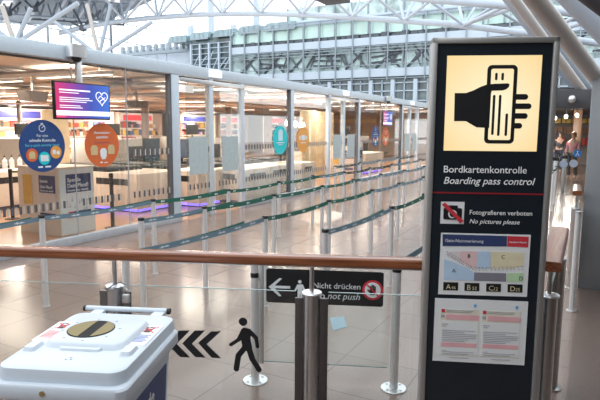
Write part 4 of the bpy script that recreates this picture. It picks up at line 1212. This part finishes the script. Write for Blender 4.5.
# ------------------------------------------------------------------ security lanes
def lane_counter(label, x1, y0, y1, led=True, slot=True, h=.86, ln=3.4):
    t = thing('lane_counter', label, 'counter', (x1, y0, 0), 0, 'beige counters of the security lanes')
    b = MB(); b.rbox(-ln, 0, 0, y1-y0, .09, h, .006)
    b.build('cabinet', m_beige, t)
    MB().box(-ln+.05, -.05, .06, y1-y0-.05, 0, .09).build('plinth', m_tubedark, t)
    MB().rbox(-ln, -1.0, .12, y1-y0-.12, h, h+.09, .008).build('roller_bed', m_conveyor, t)
    if slot:
        MB().box(-1.25, -.28, -.006, .002, .60, .74).build('slot', m_black, t, smooth=False)
        MB().box(.0, .006, .25, min(1.1, y1-y0-.25), .60, .74).build('slot', m_black, t, smooth=False) if not led else None
    if led:
        MB().box(-ln+.1, -.04, .03, .05, .035, .085).build('violet_light', m_violet, t, smooth=False)
        MB().box(-.055, -.035, .08, y1-y0-.08, .035, .085).build('violet_light', m_violet, t, smooth=False)
    return t
C3 = on_z(249, 170, .86)
lane_counter('beige lane counter with slot right of the near donation kiosk', -8.67, 8.73, 10.05)
lane_counter('beige lane counter behind the big grey post and first frosted panel', -8.10, 10.12, 11.05)
lane_counter('beige lane counter seen through the first glass door', -7.50, 11.12, 12.35, led=False)
lane_counter('beige lane counter under the cyan sticker', -7.62, 12.45, 13.95, led=False, ln=3.0)
lane_counter('pale lane counter under the amber sticker', -7.50, 14.05, 15.0, led=False, ln=2)
lane_counter('far beige lane counter with violet light under the far stickers', -8.3, 21.2, 23.4, slot=True)
lane_counter('beige lane counter at far left behind the black queue barrier', -11.6, 7.0, 8.6, led=False, ln=2.0)
vl = []
def xray(label, x, y):
    t = thing('xray_scanner', label, 'scanner', (x, y, 0), 0, 'baggage scanners behind the lane counters')
    MB().rbox(-1.2, 1.2, -.45, .45, .55, 1.52, .05).build('tunnel_housing', mat('scanner_grey', (.46, .45, .42), .45), t)
    MB().rbox(-1.15, 1.15, -.42, .42, 0, .55, .01).build('base', m_darkgrey, t)
    for s in (-1, 1):
        MB().rbox(min(s*1.2, s*2.2), max(s*1.2, s*2.2), -.40, .40, .72, .80, .02).build('conveyor', m_conveyor, t)
        MB().box(min(s*1.2, s*1.215), max(s*1.2, s*1.215), -.33, .33, .82, 1.30).build('curtain', m_conveyor, t)
    MB().rbox(.2, .3, -.35, .25, 1.62, 1.98, .02).build('monitor', m_black, t)
    MB().box(.23, .26, -.07, -.03, 1.5, 1.65).build('monitor_stand', m_black, t)
    return t
xray('grey baggage scanner with black monitor behind the first lanes', -13.5, 12.4)
xray('grey baggage scanner with black monitor seen past the orange sticker', -15.6, 10.9)
xray('grey baggage scanner seen through the first glass door', -13.2, 15.9)
xray('grey baggage scanner near the far donation kiosk', -10.8, 24.5)
xray('grey baggage scanner at far left behind the blue sticker', -16.5, 8.2)
# monitors and equipment on the counters
def equipment(label, x, y, w, h, z):
    t = thing('control_terminal', label, 'terminal', (x, y, z), 0, 'black terminals on the lane counters')
    MB().rbox(-.04, .04, -w/2, w/2, .10, .10+h, .012).build('display', m_black, t)
    MB().box(-.02, .02, -.03, .03, 0, .12).build('stand', m_black, t)
    MB().rbox(-.12, .12, -w*.35, w*.35, 0, .02, .006).build('foot', m_black, t)
    MB().box(.04, .044, -w/2+.02, w/2-.02, .12, .08+h).build('display_face', mat('dim_display', (.05, .07, .10), .2), t)
equipment('black terminal with small display left of the big grey post', -9.2, 9.75, .5, .55, .97)
equipment('black terminal behind the second frosted panel', -9.6, 11.3, .55, .5, .97)
equipment('black terminal on a tall stand right of the first door', C3.x-.9, C3.y+.5, .55, .42, .97)
equipment('black terminal beside the cyan sticker', C3.x-.8, C3.y+2.9, .6, .30, .97)
equipment('black terminal on the far lane counter', -9.4, 22.0, .6, .4, .97)
# tall partition panels
def partition(label, x, y0, y1, z0, z1, mt, group='tall partition panels'):
    t = thing('partition_panel', label, 'partition', (x, (y0+y1)/2, 0), 0, group)
    h = (y1-y0)/2
    MB().rbox(-.04, .04, -h, h, z0, z1, .008).build('board', mt, t)
    MB().box(-.03, .03, -h, -h+.06, 0, z0).build('foot', m_darkgrey, t); MB().box(-.03, .03, h-.06, h, 0, z0).build('foot', m_darkgrey, t)
partition('pale wood partition behind the large blue sticker', -12.6, 9.45, 10.2, .1, 2.3, m_panelwood)
partition('pale wood partition behind the amber sticker', -8.9, 16.65, 17.75, .1, 2.5, m_panelwood)
partition('pale wood partition right of the amber sticker', -9.2, 18.3, 19.9, .1, 2.5, m_panelwood)
partition('beige screen wall behind the first door terminals', -14.2, 15.0, 16.4, .1, 1.55, m_cream_box)
# black stanchions behind the glass
def stanchion(label, p, belt=None):
    t = thing('black_stanchion', label, 'stanchion', p, 0, 'black stanchions behind the glass')
    MB().lathe([(.15, 0), (.15, .012), (.03, .03)], 24).build('base', m_black, t)
    MB().lathe([(.036, .02), (.036, .95), (.042, .955), (.042, 1.02), (.02, 1.03)], 18).build('pole', m_black, t)
    if belt:
        v = Vector(belt); MB().box(.03, v.length, -.001, .001, .94, .985).build('belt', mat('olive_belt', (.16, .15, .05), .7), t, smooth=False, rotz=math.atan2(v.y, v.x))
stanchion('black stanchion with olive belt behind the blue sticker', on_z(13, 219), (.3, 1.5, 0))
stanchion('black stanchion just behind the glass right of the kiosk', on_z(113, 228))
# leaning yellow topped sign board and hand sanitiser bottles at far left
for i, (px, lb) in enumerate(((5, 'left'), (12, 'middle'), (20, 'right'))):
    p = on_x(px, 166, -12.1)
    t = thing('sanitiser_bottle', 'white pump bottle on the far left counter, %s of three' % lb, 'bottle', (p.x, p.y, .91), 0, 'pump bottles on the far left counter')
    MB().lathe([(.05, 0), (.055, .01), (.055, .17), (.02, .21), (.016, .25)], 16).build('bottle', m_white, t)
    MB().lathe([(.02, .25), (.02, .28), (.006, .285), (.006, .31)], 12).build('pump', m_black, t)

# ------------------------------------------------------------------ shops deep inside
shop_cols = [(.80, .70, .58), (.70, .62, .55), (.82, .76, .70), (.66, .52, .40), (.76, .70, .66)]
m_signred = mat('lit_red_sign', (.5, .02, .03), .5, emit=(.85, .05, .06), estr=.9); m_signblue = mat('lit_blue_sign', (.05, .06, .3), .5, emit=(.10, .10, .45), estr=.7)
m_goods = [mat('goods_red', (.55, .06, .05), .5), mat('goods_white', (.75, .75, .76), .5), mat('goods_brown', (.30, .15, .08), .5), mat('goods_blue', (.10, .18, .42), .5), mat('goods_yellow', (.75, .52, .12), .5), mat('goods_dark', (.05, .05, .06), .5), mat('goods_pink', (.72, .35, .38), .5)]
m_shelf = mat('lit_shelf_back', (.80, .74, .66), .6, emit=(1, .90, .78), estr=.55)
def shop(label, x, y0, y1, sign_mat, nd):
    t = thing('shop_unit', label, 'shop', (x, (y0+y1)/2, 0), 0, 'bright shops at the back of the security hall')
    h = (y1-y0)/2
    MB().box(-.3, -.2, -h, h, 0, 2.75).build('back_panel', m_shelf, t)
    MB().box(-.2, .5, -h, -h+.08, 0, 2.75).build('side_panel', m_cream_box, t); MB().box(-.2, .5, h-.08, h, 0, 2.75).build('side_panel', m_cream_box, t)
    MB().rbox(.3, .5, -h*.72, h*.5, 2.28, 2.6, .02).build('fascia_sign', sign_mat, t)
    for z in (.5, .95, 1.4, 1.85):
        s = MB().box(-.2, .35, -h+.08, h-.08, z-.03, z).build('shelf', m_cream_box, t)
        g = [MB() for _ in m_goods]
        y = -h+.15
        while y < h-.3:
            w = random.uniform(.14, .4); k = random.randrange(len(m_goods))
            g[k].box(-.15, .28, y, y+w*.9, z, z+random.uniform(.18, .38)); y += w
        for k, mb in enumerate(g):
            if mb.f: tag(mb.build('goods', m_goods[k], s, smooth=False), kind='stuff')
ys = [5, 8.5, 12.5, 16.5, 20.5, 25, 29.5, 34]
nm = ['leftmost behind the far counters', 'second from left with blue sign', 'behind the pale wood partition', 'behind the orange sticker', 'left of the big grey post', 'right of the big grey post', 'behind the first glass door', 'right of the first glass door']
for i, y in enumerate(ys):
    pass
SH = [(-24, 11, 14.8, 0), (-24.5, 15.2, 18.8, 1), (-25, 19.4, 23, 0), (-25, 23.4, 27, 0), (-24, 27.6, 31.4, 1), (-24, 31.8, 35.4, 0), (-22, 35.6, 37.8, 0)]
SL = ['leftmost shop shelves, seen past the far left columns', 'shop shelves seen under the left half of the hanging screen', 'shop shelves seen just right of the hanging screen', 'shop shelves seen above the baggage scanners left of the big post', 'shop shelves with blue sign seen right of the big grey post', 'shop shelves with red sign seen through the first glass door', 'shop shelves seen just left of the cyan sticker']
for (x, a, b, s), lb in zip(SH, SL):
    shop('bright '+lb, x, a, b, m_signblue if s else m_signred, 0)
# interior columns
for px, x, lb in ((146, -17, 'grey round column standing left of the big post inside'), (229, -17, 'brown grey column seen through the first glass door')):
    p = on_x(px, 150, x)
    c = MB().cyl((0, 0, 0), (0, 0, 3.04), .16, n=20).build('round_column', m_colbrown, loc=(p.x, p.y, 0))
    tag(c, lb, 'column')
# ceiling projectors / grey boxes
for px, py, x, lb in ((33, 96, -11, 'grey ceiling box hanging left of the screen'), (137, 104, -13, 'grey ceiling box hanging between screen and big post'), (262, 111, -12, 'grey ceiling box hanging right of the first door')):
    p = on_x(px, py, x)
    t = thing('ceiling_box', lb, 'ceiling fixture', p, 0, 'grey boxes hanging from the ceiling')
    MB().prism([(-.26, .10), (.26, .10), (.19, -.11), (-.19, -.11)], (-.2, 0, 0), (0, 1, 0), UZ, (.4, 0, 0)).build('casing', m_colbrown, t)
    MB().cyl((0, 0, .1), (0, 0, max(.2, 3.03-p.z)), .03).build('hanger', m_tubebrown, t)

# ------------------------------------------------------------------ far walkway at the right: shops, people, stickers
t = thing('shop_unit', 'warm lit shop front far away right of the sign', 'shop', (-1.2, 34, 0), 0)
MB().box(-2, 4, 0, .2, 0, 2.72).build('back_panel', mat('dim_shelf_back', (.30, .25, .22), .6), t)
for i, z in enumerate((1.0, 1.6, 2.2)):
    g = MB(); g.box(-1.6, 3.6, -.3, 0, z, z+.04)
    sh = g.build('shelf', m_tubedark, t, smooth=False)
    gg = MB(); x = -1.5
    while x < 3.3:
        w = random.uniform(.1, .4); gg.box(x, x+w*.8, -.28, -.05, z+.04, z+random.uniform(.2, .5)); x += w
    tag(gg.build('goods', m_goods[(i*2) % 7], sh, smooth=False), kind='stuff')
MB().box(-2, 4, -.5, .3, 2.5, 2.73).build('canopy', m_tubedark, t)
for i in range(3):
    p = on_y(555+i*11, 118-i*1.5, 24.6)
    tt = thing('globe_lamp', 'warm round lamp in the far walkway, %s of three' % ('left', 'middle', 'right')[i], 'lamp', p, 0, 'warm lamps in the far walkway')
    MB().lathe([(.02, -.08), (.06, -.055), (.075, 0), (.06, .055), (.02, .08)], 14).build('globe', m_lamp, tt)
    L = bpy.data.lights.new('globe_light', 'POINT'); L.energy = 70; L.color = (1, .9, .78); L.shadow_soft_size = .15
    lo = bpy.data.objects.new('globe_light', L); COL.objects.link(lo); lo.parent = tt; lo.location = (0, 0, -.32)
    MB().cyl((0, 0, .07), (0, 0, 2.745-p.z), .015).build('stem', m_tubedark, tt)
for px, py, c, lb in ((563.5, 164, m_frost, 'left pale round sticker on the far glass barrier'), (573.5, 163.5, m_frost, 'right pale round sticker on the far glass barrier'), (577.5, 153.5, mat('blue_round', (.02, .22, .65), .5), 'blue round pictogram sticker on the far glass barrier')):
    p = on_y(px, py, 16.4945-.0045)
    tt = thing('barrier_sticker', lb, 'sticker', p, 0, 'round stickers on the far glass barrier')
    MB().prism(circle(0, 0, .105, 24), (0, 0, 0), UX, UZ, (0, .004, 0)).build('disc', mat('pale_lilac', (.50, .58, .74), .5) if c is m_frost else c, tt, smooth=False)
    if c is not m_frost:
        k = MB(); k.prism(circle(0, .05, .02, 10), (0, -.003, 0), UX, UZ, (0, .001, 0)); k.prism([(-.05, -.06), (0, .03), (.05, -.06), (.03, -.06), (0, -.0), (-.03, -.06)], (0, -.003, 0), UX, UZ, (0, .001, 0)); k.build('figure_print', m_mark, tt, smooth=False)
gb = thing('glass_barrier', 'far glass barrier with round stickers right of the sign', 'glass barrier', (-.6, 16.5, 0))
MB().box(-.6, .8, -.006, .006, .1, 1.45).build('pane', m_glass, gb, smooth=False)
for x in (-.6, .8):
    MB().cyl((x, 0, 0), (x, 0, 1.5), .03).build('post', m_satin, gb)
def bar_turn(label, px, py, y):
    p = on_y(px, py, y)
    tt = thing('turnstile_post', label, 'turnstile', (p.x, p.y, 0), 0, 'turnstile posts in the far walkway')
    MB().rbox(-.05, .05, -.06, .06, 0, 1.0, .015).build('post', m_satin, tt)
    MB().rbox(-.10, .10, -.06, .06, 1.0, 1.10, .02).build('head', m_black, tt)
    MB().rbox(-.25, .0, -.02, .02, .92, .97, .01).build('arm', m_black, tt)
bar_turn('black headed turnstile post, left of two beyond the sign', 556, 156, 17.2)
bar_turn('black headed turnstile post, right of two beyond the sign', 565, 153, 18.6)

def person(label, loc, rotz, top, bottom, hair, s=1.0, arm=0.25):
    t = thing('person', label, 'person', loc, rotz)
    def skin(name, pts, edges, radii, mt, parent):
        me = bpy.data.meshes.new(name)
        me.from_pydata(pts, edges, [])
        o = bpy.data.objects.new(name, me); COL.objects.link(o); o.parent = parent
        md = o.modifiers.new('skin', 'SKIN'); md.use_smooth_shade = True
        for i, r in enumerate(radii):
            me.skin_vertices[0].data[i].radius = r
        me.skin_vertices[0].data[0].use_root = True
        sb = o.modifiers.new('sub', 'SUBSURF'); sb.levels = 1; sb.render_levels = 1
        me.materials.append(mt); return o
    P = [(0, 0, .98), (0, 0, 1.2), (0, 0, 1.42), (0, 0, 1.53), (0, -.01, 1.62), (0, -.01, 1.70),
         (-.19, 0, 1.40), (-.24, .02, 1.12), (-.22, -.10, .90), (.19, 0, 1.40), (.24, .02, 1.12), (.22, -.10, .90),
         (-.10, 0, .92), (-.11, -.03, .50), (-.11, .02, .08), (-.11, -.12, .03), (.10, 0, .92), (.11, .04, .50), (.11, .12, .08), (.11, 0, .03)]
    Ed = [(0, 1), (1, 2), (2, 3), (3, 4), (4, 5), (2, 6), (6, 7), (7, 8), (2, 9), (9, 10), (10, 11), (0, 12), (12, 13), (13, 14), (14, 15), (0, 16), (16, 17), (17, 18), (18, 19)]
    R = [(.15, .11), (.14, .10), (.13, .09), (.05, .05), (.075, .09), (.07, .08), (.055, .055), (.042, .042), (.035, .03), (.055, .055), (.042, .042), (.035, .03), (.085, .09), (.062, .065), (.045, .05), (.04, .035), (.085, .09), (.062, .065), (.045, .05), (.04, .035)]
    b = skin('body', P, Ed, R, m_skin, t)
    c = [p for p in P]
    skin('jacket', [P[0], P[1], P[2], P[6], P[7], (P[8][0], P[8][1]+.02, P[8][2]+.06), P[9], P[10], (P[11][0], P[11][1]+.02, P[11][2]+.06)],
         [(0, 1), (1, 2), (2, 3), (3, 4), (4, 5), (2, 6), (6, 7), (7, 8)], [(.17, .13), (.16, .12), (.145, .105), (.068, .068), (.056, .056), (.05, .046), (.068, .068), (.056, .056), (.05, .046)], top, t)
    skin('trousers', [P[0], P[12], P[13], P[14], P[16], P[17], P[18]], [(0, 1), (1, 2), (2, 3), (0, 4), (4, 5), (5, 6)], [(.16, .12), (.10, .10), (.075, .078), (.062, .066), (.10, .10), (.075, .078), (.062, .066)], bottom, t)
    MB().lathe([(.03, 1.56), (.085, 1.60), (.10, 1.68), (.095, 1.75), (.05, 1.80), (.01, 1.805)], 16, (0, .025, 0)).build('hair', hair, t)
    t.scale = (s, s, s)
    return t
pa = on_y(560, 133, 27); pb = on_y(574, 135, 24)
person('person in a dark jacket standing far away right of the sign', (pa.x, pa.y, 0), .3, m_goods[5], mat('dark_jeans', (.04, .05, .09), .7), m_goods[5])
person('person in a pink top standing far away near the grey pillar', (pb.x, pb.y, 0), -.4, m_goods[6], m_goods[5], m_goods[2])
# clear sheet sticker on the floor behind the gate
fs = [on_z(330, 318), on_z(344, 316.5), on_z(347, 327), on_z(333, 331)]
tag(MB().prism([(p.x, p.y) for p in fs], (0, 0, .001), UX, (0, 1, 0), (0, 0, .002)).build('floor_sticker', mat('pale_blue_vinyl', (.20, .31, .38), .3), smooth=False), 'pale blue sticker on the floor behind the swing gate', 'floor sticker')
